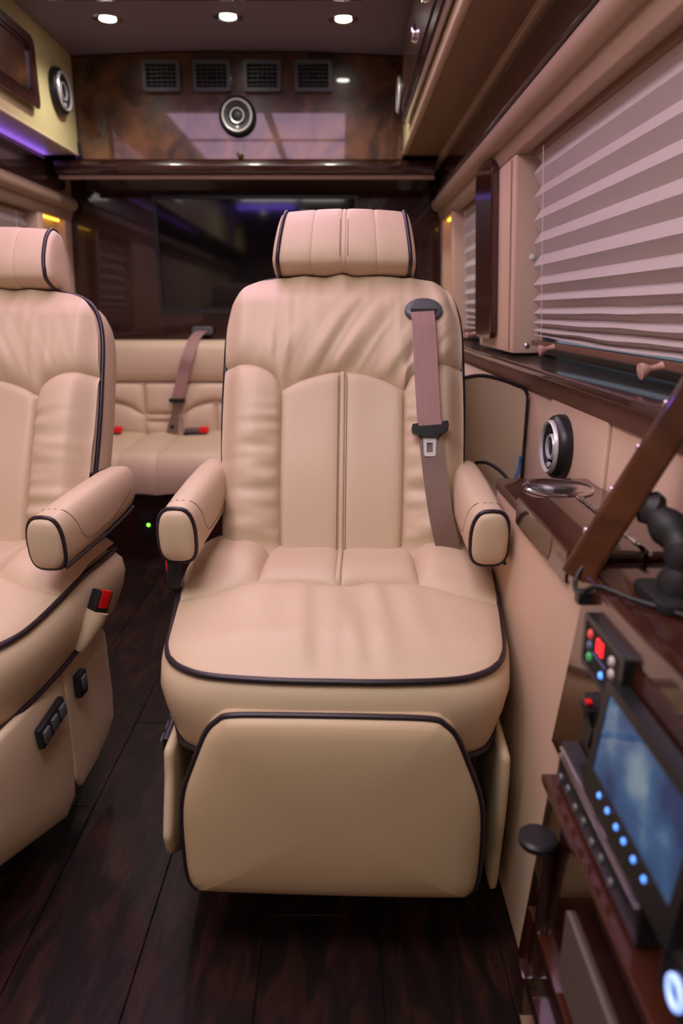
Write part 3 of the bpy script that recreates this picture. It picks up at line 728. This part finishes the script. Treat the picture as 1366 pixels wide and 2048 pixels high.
    f = P(front, seamY, [(-.250, .935), (-.266, .985), (-.284, 1.112)], [(.250, .935), (.266, .985), (.284, 1.112)])
    w_s = lambda u, v, x, y, d: (0.0105 * ns(x * 30 + (y - 1) * 4, y * 5.5, 3 + mx) * math.exp(-((x - .01) / .12) ** 2) + .003 * ns(x * 55, y * 9, 15) * math.exp(-d[3] / .03)) * sst(.87, .92, y) + .003 * ns(x * 6, y * 6, 2)
    cushion('seat_front_panel', f, st3, 'leather', C, puff=.012, dl=.012, nu=110, nv=56, wr=w_s, edges=(.9, .9, .9, 1), tr=T)
    w_b = lambda u, v, x, y, d: .006 * ns(x * 18, y * 50, 3) * math.exp(-abs(abs(x) - .146) / .035)
    rear = 1.335
    for s in (-1, 1):
        a, b = s * .146, s * .288
        if s > 0: B, Tt, L, R_ = [(.146, 1.140), (.21, 1.118), (.284, 1.112)], [(.140, rear), (.292, rear)], [(.146, 1.140), (.140, rear)], [(.284, 1.112), (.29, 1.2), (.292, rear)]
        else: B, Tt, L, R_ = [(-.284, 1.112), (-.21, 1.118), (-.146, 1.140)], [(-.292, rear), (-.140, rear)], [(-.284, 1.112), (-.29, 1.2), (-.292, rear)], [(-.146, 1.140), (-.140, rear)]
        cushion('seat_bolster', P(B, Tt, L, R_), st3, 'leather', C, puff=.020, dl=.014, nu=30, nv=36, wr=w_b, edges=(1, .9, 1, 0) if s > 0 else (.9, 1, 1, 0), tr=T)
        if s > 0: B, Tt, L, R_ = [(.005, 1.128), (.06, 1.136), (.146, 1.140)], [(.005, rear), (.140, rear)], [(.005, 1.128), (.005, rear)], [(.146, 1.140), (.140, rear)]
        else: B, Tt, L, R_ = [(-.146, 1.140), (-.06, 1.136), (-.005, 1.128)], [(-.140, rear), (-.005, rear)], [(-.146, 1.140), (-.140, rear)], [(-.005, 1.128), (-.005, rear)]
        cushion('seat_center_panel', P(B, Tt, L, R_), st3, 'leather', C, puff=.014, dl=.008, nu=26, nv=26, wr=w_c, edges=(.4, 1, 1, 0) if s > 0 else (1, .4, 1, 0), tr=T)
    f = P([(-.005, 1.128), (.005, 1.128)], [(-.005, rear), (.005, rear)], [(-.005, 1.128), (-.005, rear)], [(.005, 1.128), (.005, rear)])
    cushion('seat_center_strip', f, st3, 'leather', C, puff=.0125, dl=.0012, nu=10, nv=16, edges=(.25, .25, 1, 0), tr=T)
    # --- footrest
    fo = [(.146, .431), (.166, .422), (.183, .402), (.202, .356), (.221, .303), (.2285, .255), (.2295, .190), (.227, .140), (.217, .118), (.19, .113), (0, .111)]
    lp = [Vector((x, z, 0)) for x, z in fo] + [Vector((-x, z, 0)) for x, z in fo[::-1][1:]] + [Vector((-.07, .433, 0)), Vector((.07, .433, 0))]
    lp = spline(lp, 5, True); fl = []; fc = Vector((0, .28, 0)); lp = [Vector((p.x * .978, 1 - (1 - p.y) * .978, 0)) for p in lp]
    for (s, y) in ((.3, .935), (.9, .932), (.98, .922), (1.01, .90), (1.01, .88), (1.0, .868), (.985, .860), (.94, .853), (.84, .848), (.65, .844), (.42, .842), (.2, .841), (.02, .841)):
        y = y - .020; fl.append([T((fc.x + (p.x - fc.x) * s, y + .012 * (.43 - p.y) * s, fc.y + (p.y - fc.y) * s)) for p in lp])
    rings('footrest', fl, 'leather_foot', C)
    tb('piping', [(p.x * 1.003, .848 + .012 * (.43 - p.y), fc.y + (p.y - fc.y) * 1.003) for p in lp], .0052, 'piping', closed=True, n=1)
    # --- arms
    for s in (-1, 1):
        ax = (.254 if s > 0 else -.268) - (adx if s < 0 else 0)
        def sec(y, k, n=28):
            L = []
            for i in range(n):
                a = 2 * PI * i / n; c, q = math.cos(a), math.sin(a)
                xx = .031 * math.copysign(abs(c) ** .62, c); zz = .048 * math.copysign(abs(q) ** (.95 if q > 0 else .55), q)
                L.append(Vector((ax + xx * k, y - (zz * k * .10), .637 + adz + zz * k + .05 * (y - 1.08))))
            return L
        st = [(1.066, .05), (1.067, .45), (1.069, .78), (1.073, .93), (1.081, .985), (1.10, 1.03), (1.16, 1.08), (1.26, 1.10), (1.36, 1.06), (1.41, .97), (1.44, .80), (1.455, .5), (1.459, .1)]
        rings('armrest', [[T(v) for v in sec(y, k)] for y, k in st], 'leather', C)
        vs, fs = tube_data(sec(1.080, 1.0), .0042, 8, True); raw('armrest_piping', [T(v) for v in vs], fs, 'piping', C)
        for d in (-1, 1):
            pts = []
            for (y, ang) in ((1.118, 95), (1.122, 70), (1.128, 45), (1.138, 20), (1.150, -2), (1.175, -14), (1.22, -16), (1.30, -12), (1.40, 0)):
                a = math.radians(ang if d * s > 0 else 180 - ang) if s > 0 else math.radians(180 - ang if d > 0 else ang)
                a = math.radians(ang) if d > 0 else math.radians(180 - ang)
                c, q = math.cos(a), math.sin(a); k = 1.095 if y > 1.2 else 1.05 + .3 * max(y - 1.12, 0)
                k = 1.035 + .065 * sst(1.10, 1.25, y) - .1 * sst(1.33, 1.42, y)
                xx = .031 * math.copysign(abs(c) ** .62, c); zz = .048 * math.copysign(abs(q) ** (.95 if q > 0 else .55), q)
                pts.append((ax + xx * k * 1.005, y - zz * .1, .637 + adz + zz * k + .05 * (y - 1.08)))
            tb('stitching', pts, .0010, 'stitch', n=6, seg=5)
        pts = []
        for y in (1.085, 1.16, 1.26, 1.36, 1.41):
            k = 1.035 + .065 * sst(1.10, 1.25, y) - .1 * sst(1.33, 1.42, y); pts.append((ax + s * .0275 * k, y, .637 + adz - .044 * k + .05 * (y - 1.08)))
        tb('armrest_piping', pts, .0036, 'piping', n=5)
        # bracket joining arm and back
        vs = [T(v) for v in [Vector((s * .236, 1.36, .63)), Vector((s * .262, 1.36, .63)), Vector((s * .262, 1.42, .63)), Vector((s * .236, 1.42, .63)), Vector((s * .236, 1.36, .67)), Vector((s * .262, 1.36, .67)), Vector((s * .262, 1.42, .67)), Vector((s * .236, 1.42, .67))]]
        raw('arm_bracket', vs, [(0, 1, 2, 3), (4, 5, 6, 7), (0, 1, 5, 4), (1, 2, 6, 5), (2, 3, 7, 6), (3, 0, 4, 7)], 'black', C, smooth=False)
        # side skirts: front flap and rear flap, rounded leather panels
        def flap(nm, poly, xo, th, bulge):
            pl = [Vector((a, b, 0)).lerp(Vector((*poly[(i + 1) % len(poly)], 0)), t_) for i, (a, b) in enumerate(poly) for t_ in (0.06, .35, .65, .94)]; cy = sum(p.x for p in pl) / len(pl); cz = sum(p.y for p in pl) / len(pl); lps = []
            for (k, dx) in ((.1, -th), (.9, -th), (1.0, -th * .6), (1.0, 0), (.985, .004), (.93, .004 + bulge * .3), (.7, .004 + bulge * .75), (.4, .004 + bulge), (.05, .004 + bulge)):
                lps.append([T((s * (xo + dx + (0.02 * (.36 - (cz + (p.y - cz) * k)))), cy + (p.x - cy) * k, cz + (p.y - cz) * k)) for p in pl])
            return rings(nm, lps, 'leather', C)
        flap('side_skirt', ([(.905, .345), (.90, .30), (.885, .25), (.872, .205), (.885, .165), (.95, .115), (1.05, .075)] [:0] + ([(.905, .345), (.90, .30), (.885, .25), (.872, .205), (.885, .165)] if mx > 0 else [(.80, .36), (.76, .30), (.73, .22), (.73, .20), (.80, .175)]) + [(.95, .115), (1.05, .075), (1.09, .09), (1.11, .16), (1.12, .25), (1.12, .345), (1.05, .352), (.98, .352)] if s < 0 else [(.905, .345), (.905, .30), (.915, .22), (.935, .12), (.95, .045), (.97, .035), (1.05, .06), (1.09, .09), (1.11, .16), (1.12, .25), (1.12, .345), (1.05, .352), (.98, .352)]), (.268 if s > 0 else (.258 if mx > 0 else .262)), .010, .008)
        flap('side_skirt', [(1.10, .352), (1.10, .24), (1.09, .13), (1.11, .095), (1.18, .10), (1.25, .12), (1.285, .14), (1.295, .20), (1.295, .352), (1.20, .356)], (.268 if s > 0 else (.258 if mx > 0 else .266)), .010, .004)
    # --- pedestal
    def cb(nm, x0, x1, y0, y1, z0, z1, m, bev=.004, parent=C):
        o = box(nm, x0, x1, y0 - 1.15, y1 - 1.15, z0, z1, m, None, bev)
        o.parent = parent
        return o
    cb('pedestal', -.19, .19, .98, 1.34, .0006, .345, 'blackmatte')
    cb('footrest_bracket', -.13, .13, .925, 1.0, .22, .33, 'blackmatte')
    cb('back_hinge_block', -.20, .20, 1.30, 1.38, .34, .46, 'blackmatte')
    # --- aisle side: switches and buckle (design aisle side is -x)
    by, bz = buckle
    def vbox(nm, c, half, m, ax, bev=.003, parent=C):
        bm = bmesh.new(); bmesh.ops.create_cube(bm, size=2.0)
        for v in bm.verts: v.co = Vector((v.co.x * half[0], v.co.y * half[1], v.co.z * half[2]))
        if bev: bmesh.ops.bevel(bm, geom=list(bm.edges), offset=bev, segments=2, profile=.6, affect='EDGES')
        Rm = Matrix.Rotation(ax, 3, 'X')
        for v in bm.verts: v.co = T(Rm @ v.co + Vector(c))
        bmesh.ops.recalc_face_normals(bm, faces=bm.faces)
        me = D.meshes.new(nm); bm.to_mesh(me); bm.free(); me.shade_smooth(); me.set_sharp_from_angle(angle=math.radians(50))
        return link(nm, me, m, parent)
    d = Vector((-.22, .38, .90)).normalized() if mx < 0 else Vector((-.05, .25, .97)).normalized()
    c = Vector((-.318 if mx < 0 else -.300, by, bz)); q0 = Vector((-1, -.35, 0)); q0 = (q0 - d * q0.dot(d)).normalized(); q1 = d.cross(q0)
    Mb = Matrix((q0, q1, d)).transposed()
    def obox(nm, c, half, m, bev):
        bm = bmesh.new(); bmesh.ops.create_cube(bm, size=2.0)
        for v in bm.verts: v.co = Vector((v.co.x * half[0], v.co.y * half[1], v.co.z * half[2]))
        bmesh.ops.bevel(bm, geom=list(bm.edges), offset=bev, segments=2, profile=.6, affect='EDGES')
        for v in bm.verts: v.co = T(Mb @ v.co + c)
        bmesh.ops.recalc_face_normals(bm, faces=bm.faces)
        me = D.meshes.new(nm); bm.to_mesh(me); bm.free(); me.shade_smooth(); me.set_sharp_from_angle(angle=math.radians(50))
        return link(nm, me, m, C)
    obox('buckle', c, (.011, .018, .033), 'black', .003)
    obox('release_button', c + d * .0165 + q0 * .0075, (.005, .0130, .0175), 'red', .002)
    if mx > 0: tb('buckle_strap', [c - d * .10 + Vector((.03, .02, 0)), c - d * .06 + Vector((.012, .01, 0)), c - d * .02], .008, 'black', n=4)
    else: tb('buckle_sleeve', [c - d * .085 + Vector((.014, .0, 0)), c - d * .05 + Vector((.006, .0, 0)), c - d * .008], [.010 + .012 * min(i / 9, 1) for i in range(13)], 'leather', n=6, seg=12)
    # rocker switch and seat control plate on the skirt
    if mx < 0: vbox('rocker_switch', (-.285, 1.135, .312), (.007, .016, .024), 'black', 0, .003)
    if mx < 0: vbox('rocker_key', (-.292, 1.135, .316), (.004, .009, .013), 'grayplastic', .15, .002)
    vbox('control_plate', (-.282, 1.02, .302), (.006, .046, .021), 'black', math.radians(8), .004)
    for k in range(3): vbox('control_key', (-.289, .990 + .030 * k, .298 + .004 * k), (.004, .010, .012), 'grayplastic', math.radians(8), .002)
    # --- seat belt
    if belt:
        surf = lambda x, h, e: bk(x, h, nb(x, h) + .016 + e)
        pl = [Vector((.164 + .039 * math.cos(a), .527 + (.028 if math.sin(a) > 0 else .022) * math.sin(a), 0)) for a in [2 * PI * i / 36 for i in range(36)]]
        cx, ch = .164, .528; lps = []
        for (k, e) in ((1.0, -.004), (1.0, .004), (.97, .008), (.90, .010), (.60, .0105), (.35, .0105), (.02, .0105)):
            lps.append([T(surf(cx + (p.x - cx) * k, ch + (p.y - ch) * k, e)) for p in pl])
        g = rings('belt_guide', lps, 'grayplastic', C, sharp=50)
        vs = [T(surf(x, h, e)) for e in (.0112, .0118) for x, h in ((.136, .529), (.192, .529), (.186, .516), (.140, .516))]
        raw('guide_slot', vs, [(0, 1, 2, 3), (4, 5, 6, 7), (0, 1, 5, 4), (1, 2, 6, 5), (2, 3, 7, 6), (3, 0, 4, 7)], 'blackmatte', g, smooth=False)
        ribbon('seat_belt', [surf(.161, .522, .0125), surf(.1625, .50, .017), surf(.165, .45, .016), surf(.169, .36, .014), surf(.1735, .276, .012)], (1, 0, 0), .047, .0018, 'belt', C, tr=T)
        ribbon('lower_belt', [surf(.1735, .276, .009), surf(.178, .235, .009), surf(.184, .18, .010), surf(.194, .11, .014), surf(.207, .05, .018), surf(.224, -.01, .022)], (1, 0, .25), .046, .0018, 'beltdark', C, tr=T)
        tg = thing_part = None
        o1 = bk(.1735, .272, nb(.1735, .272) + .032)
        def pl3(x, h, n): return T(bk(.1735 + x + .06 * 0, .272 + h, nb(.1735, .272) + .016 + n))
        def plate(nm, poly, n0, n1, m):
            n_ = len(poly); vs = [pl3(a, b, n0) for a, b in poly] + [pl3(a, b, n1) for a, b in poly]
            fs = [tuple(range(n_)), tuple(range(n_, 2 * n_))] + [(i, (i + 1) % n_, n_ + (i + 1) % n_, n_ + i) for i in range(n_)]
            return raw(nm, vs, fs, m, C, sharp=35)
        plate('latch_plate', [(-.036, .004), (-.034, .012), (-.024, .014), (-.022, .008), (.024, .012), (.025, .018), (.034, .020), (.037, .012), (.035, .000), (.018, -.008), (.014, -.014), (-.014, -.014), (-.018, -.010), (-.033, -.006)], .004, .021, 'black')
        oo = [(-.0135, -.012), (.0135, -.012), (.0125, -.020), (.0115, -.048), (.009, -.051), (-.009, -.051), (-.0115, -.048), (-.0125, -.020)]
        ii = [(-.006, -.024), (.006, -.024), (.006, -.028), (.006, -.042), (.005, -.043), (-.005, -.043), (-.006, -.042), (-.006, -.028)]
        n_ = 8; vs = []
        for L in (oo, ii):
            for e in (.0125, .0155): vs += [pl3(a, b, e) for a, b in L]
        fs = []
        for i in range(n_):
            j = (i + 1) % n_
            fs += [(i, j, n_ + j, n_ + i), (2 * n_ + i, 2 * n_ + j, 3 * n_ + j, 3 * n_ + i), (i, j, 2 * n_ + j, 2 * n_ + i), (n_ + i, n_ + j, 3 * n_ + j, 3 * n_ + i)]
        raw('latch_tongue', vs, fs, 'silver', C, sharp=35)
    return C
chair('cream leather captain chair with footrest and mauve seat belt, facing the camera', (-0.006, 1.15, 0), math.radians(-1.8), 1, 1.0, True, (1.150, .548))
chair('cream leather captain chair cut off by the left edge, red buckle at its side', (-0.785, 1.20, 0), math.radians(-4.0), -1, 0.955, False, (1.175, .455), -0.022, 0.015)
#==P4==
# ================================================================== CONSOLE ALONG THE RIGHT WALL
cs = thing('side_console', 'dark glossy wood console with cream side panel along the right wall', 'console', (0.37, 0.7, 0))
prism('side_panel', [(1.225, .0), (.845, .0), (.735, .665), (.735, .683), (1.225, .683)], 'x', .288, .302, 'walltan', cs, bev=0.003)
box('rear_panel', .302, .455, 1.212, 1.225, 0, .683, 'walltan', cs)
# face nearer the camera, sloping front edge
prism('face_panel', [(.8, .44), (.742, .682), (-.3, .682), (-.3, .44)], 'x', .284, .300, 'mahogred', cs, bev=0.002)
prism('lower_cabinet', [(.775, .10), (.715, .445), (-.3, .445), (-.3, .10)], 'x', .257, .40, 'mahog', cs, bev=0.004)
prism('ledge', [(.722, .437), (.720, .449), (-.3, .449), (-.3, .437)], 'x', .248, .288, 'mahogred', cs, bev=0.003)
box('plinth', .263, .42, -.3, .775, 0.001, .10, 'walltan', cs)
def sq(c, hx, hy, n=32):
    out = []
    for i in range(n):
        a = 2 * PI * i / n + PI / 4; cx_, sy_ = math.cos(a), math.sin(a); k = 1 / max(abs(cx_), abs(sy_)); out.append((c[0] + hx * cx_ * k, c[1] + hy * sy_ * k))
    return out
ring_frame('top_board', sq((.371, 1.1435), .085, .0815), [(.374 + .0485 * math.cos(2 * PI * i / 32 + PI / 4), 1.145 + .0485 * math.sin(2 * PI * i / 32 + PI / 4)) for i in range(32)], 'z', .684, .702, 'mahogred', cs)
box('top_board', .300, .456, -.3, .795, .684, .700, 'mahogred', cs, bev=0.004)
box('top_edge', .282, .300, -.3, .795, .672, .704, 'mahogred', cs, bev=0.005)
box('lid', .281, .378, .80, 1.058, .668, .712, 'mahogred', cs, bev=0.004)
box('lid_rear', .382, .456, .80, 1.058, .684, .711, 'mahogred', cs, bev=0.003)
tube('hinge', [(.380, y, .7125) for y in (.79, .9, 1.06)], .0028, 'chrome', cs, n=1)
for k in range(9): tube('hinge_knuckle', [(.380, .80 + .029 * k, .7128), (.380, .815 + .029 * k, .7128)], .0038, 'chrome', cs, n=1, seg=8)
prism('inset_panel', rrect(.44, .61, .255, .355, .006), 'x', .252, .258, 'graypanel', cs, bev=0.002)
ring_frame('drawer_frame', rrect(.30, .72, .125, .245, .006), rrect(.32, .70, .145, .228, .004), 'x', .247, .258, 'mahogred', cs)

# cup holder
cup = thing('cup_holder', 'polished steel cup holder set into the console top', 'cup holder', (.374, 1.145, .702))
lathe('cup', [(.050, .003), (.056, .006), (.060, .004), (.060, .001), (.050, .0005), (.047, .0), (.045, -.045), (.0, -.046), (.0, -.047), (.046, -.047), (.048, -.002)], 'chrome', cup, (.374, 1.145, .702), (0, 0, 1), seg=40)
# wall speaker
speaker('speaker', (.4515, 1.375, .732), (-1, 0, 0), .066, 'round black speaker on the tan wall panel above the cup holder')

# keypad
kp = thing('control_keypad', 'black keypad with coloured round keys on the console face', 'keypad', (.284, .645, .645))
def onface(nm, y0, y1, z0, z1, x, d, m, parent, bev=.002): return box(nm, x - d, x, y0, y1, z0, z1, m, parent, bev)
ring_frame('bezel', rrect(.590, .700, .616, .678, .006), rrect(.599, .692, .623, .671, .003), 'x', .2725, .284, 'black', kp)
onface('face', .597, .694, .621, .673, .284, .010, 'blackmatte', kp)
for (y, z, m) in ((.680, .659, 'btnred'), (.679, .646, 'btnblue'), (.677, .633, 'btngreen'), (.619, .659, 'btnwhite'), (.617, .646, 'btnwhite'), (.615, .633, 'btnwhite')):
    lathe('key', [(.0, .0035), (.0042, .003), (.0056, .001), (.0056, 0)], m, kp, (.274, y, z), (-1, 0, 0), seg=18)
lathe('key_lamp', [(.0, .003), (.003, .0025), (.004, 0)], 'ledblue', kp, (.274, .642, .630), (-1, 0, 0), seg=14)
for k in range(2):   # glowing two-digit readout, seven-segment bars
    y = .656 - .0095 * k
    for (a0, a1, b0, b1) in ((-.003, .003, .0065, .0078), (-.003, .003, -.0007, .0007), (-.003, .003, -.0078, -.0065), (-.0038, -.0026, -.007, .007), (.0026, .0038, -.007, .007)):
        box('digit_bar', .2722, .2738, y + a0, y + a1, .657 + b0, .657 + b1, 'ledred', kp)
box('label_strip', .2722, .2738, .632, .668, .6425, .6435, 'btnblue', kp)
# rocker switch
rs = thing('rocker_switch', 'black rocker switch below the keypad on the console face', 'switch', (.284, .662, .556))
ring_frame('bezel', rrect(.645, .683, .526, .588, .005), rrect(.650, .678, .532, .582, .003), 'x', .276, .284, 'black', rs)
prism('rocker', [(.284, .534), (.272, .536), (.276, .557), (.268, .580), (.284, .580)], 'y', .652, .676, 'black', rs)
box('key_lamp', .270, .276, .660, .668, .583, .586, 'red', rs)
# head unit faceplate
hu = thing('media_player', 'black car media player with silver trim lines and folded-out screen', 'media player', (.284, .6, .46))
box('faceplate', .262, .284, .475, .705, .452, .508, 'black', hu, bev=0.004)
for z in (.492, .501): box('trim_line', .259, .263, .478, .700, z - .0016, z + .0016, 'chrome', hu, bev=0.001)
for k in range(7):
    lathe('key', [(.0, .003), (.0045, .003), (.0055, 0)], 'grayplastic', hu, (.262, .690 - .026 * k, .466 + .004 * (k % 2)), (-1, 0, 0), seg=14)
box('disc_slot', .2605, .2625, .50, .66, .478, .481, 'blackmatte', hu)
def tilt(o, pz, px, k):
    for v in o.data.vertices: v.co.x += (v.co.z + o.parent.location.z - pz) * k
fr_ = ring_frame('screen_bezel', rrect(.412, .605, .520, .648, .006), rrect(.424, .594, .552, .638, .003), 'x', .252, .268, 'black', hu); tilt(fr_, .52, 0, .10)
sc_ = box('screen_glass', .2535, .262, .422, .596, .550, .640, 'map', hu); tilt(sc_, .52, 0, .10)
bk_ = box('screen_back', .258, .267, .414, .603, .522, .646, 'black', hu); tilt(bk_, .52, 0, .10)
box('screen_arm', .262, .284, .47, .56, .500, .530, 'black', hu, bev=0.003)
for k in range(6):
    y = .566 - .0215 * k + (.004 if k > 2 else 0)
    lathe('touch_key', [(.0, .0022), (.0024, .002), (.0034, 0)], 'ledblue', hu, (.2545, y, .541), (-1, 0, 0), seg=14)
tube('power_ring', [(.256, .398 + .010 * math.cos(a), .497 + .012 * math.sin(a)) for a in [2 * PI * i / 14 for i in range(14)]], .0028, 'ledring', hu, closed=True, n=2)
box('knob_housing', .258, .284, .372, .430, .470, .524, 'black', hu, bev=0.006)
# round-topped post by the lower cabinet
po = thing('table_post', 'dark post with flat round cap in front of the lower cabinet', 'post', (.232, .665, .10))
lathe('cap', [(.0, .013), (.019, .013), (.0225, .010), (.0225, .003), (.018, 0), (.0, 0)], 'black', po, (.232, .665, .392), (0, 0, 1), seg=32)
tube('shaft', [(.240, .668, .394), (.250, .672, .36), (.2555, .69, .16)], .0085, 'mahog', po, n=3, seg=12)
box('foot', .236, .262, .68, .71, .100, .165, 'mahog', po, bev=0.003)

# wooden slab on a black ball mount
d_ = Vector((.098, .0, .197)).normalized(); r_ = Vector((.40, .89, -.20)); r_ = (r_ - d_ * r_.dot(d_)).normalized(); t_ = d_.cross(r_).normalized()
Rb = Matrix((d_, r_, t_)).transposed()
if t_.x < 0: pass
bc = Vector((.279, .742, .712)) + d_ * .15 + r_ * .065
bd = thing('wooden_tray', 'thick reddish wooden tray board tilted up beside the cup holder', 'tray', bc)
box('board', bc.x - .165, bc.x + .165, bc.y - .065, bc.y + .065, bc.z - .019, bc.z + .019, 'board', bd, bev=0.005, rot=Rb)
side_n = t_ if t_.x < 0 else -t_
for k in range(5):
    p = bc + d_ * (-.11 + .055 * k) + r_ * (-.058) + side_n * .019
    lathe('rivet', [(.0, .0025), (.003, .002), (.0042, 0)], 'chrome', bd, p, side_n, seg=12)
mt = thing('ball_mount', 'black rubber ball-and-socket mount arm standing on the console', 'mount', (.358, .675, .70))
prism('base_plate', rrect(.325, .395, .635, .715, .012), 'z', .7005, .712, 'rubber', mt, bev=0.003)
lathe('socket', [(.020, 0), (.021, .015), (.014, .028), (.016, .040), (.012, .052), (0, .056)], 'rubber', mt, (.358, .675, .711), (0, 0, 1), seg=24)
pts = [(.366, .672, .735), (.364, .690, .755), (.358, .715, .772), (.350, .735, .782)]
tube('arm', pts, [.017, .019, .021, .021, .018, .016, .018, .021, .021, .019, .016, .014, .012], 'rubber', mt, n=4, seg=16)
lathe('wing_knob', [(.006, 0), (.006, .02), (.014, .024), (.015, .034), (.0, .036)], 'rubber', mt, (.362, .700, .765), (1, -.3, .1), seg=14)
lathe('ball_cup', [(.010, 0), (.018, .006), (.020, .016), (.012, .024), (0, .026)], 'rubber', mt, (.360, .738, .780), (-.9, .1, .45), seg=20)
tag(tube('power_cable', [(.283, .745, .716), (.272, .738, .700), (.272, .725, .688), (.284, .70, .7065), (.31, .67, .705), (.335, .642, .705), (.37, .60, .705), (.44, .56, .705)], .0028, 'black', n=8), 'thin black cable looping from the wooden tray across the console edge', 'cable')
tag(box('cable_clip', .268, .288, .712, .728, .678, .694, 'black', None, bev=0.003), 'small black clip holding the cable at the console edge', 'cable clip')
# blue and black cables behind the console
tag(tube('blue_cable', [(.441, 1.648, .655), (.437, 1.645, .625), (.420, 1.61, .605), (.395, 1.54, .595), (.36, 1.42, .575), (.345, 1.36, .50), (.33, 1.34, .25), (.34, 1.35, .004)], .0034, 'bluewire', n=8), 'blue cable dropping beside the padded side box', 'cable')
tag(tube('black_cable', [(.33, 1.645, .64), (.355, 1.61, .645), (.385, 1.56, .625), (.400, 1.50, .58), (.40, 1.44, .48), (.36, 1.38, .25), (.37, 1.40, .004)], .0042, 'black', n=8), 'black cable arching behind the right armrest', 'cable')
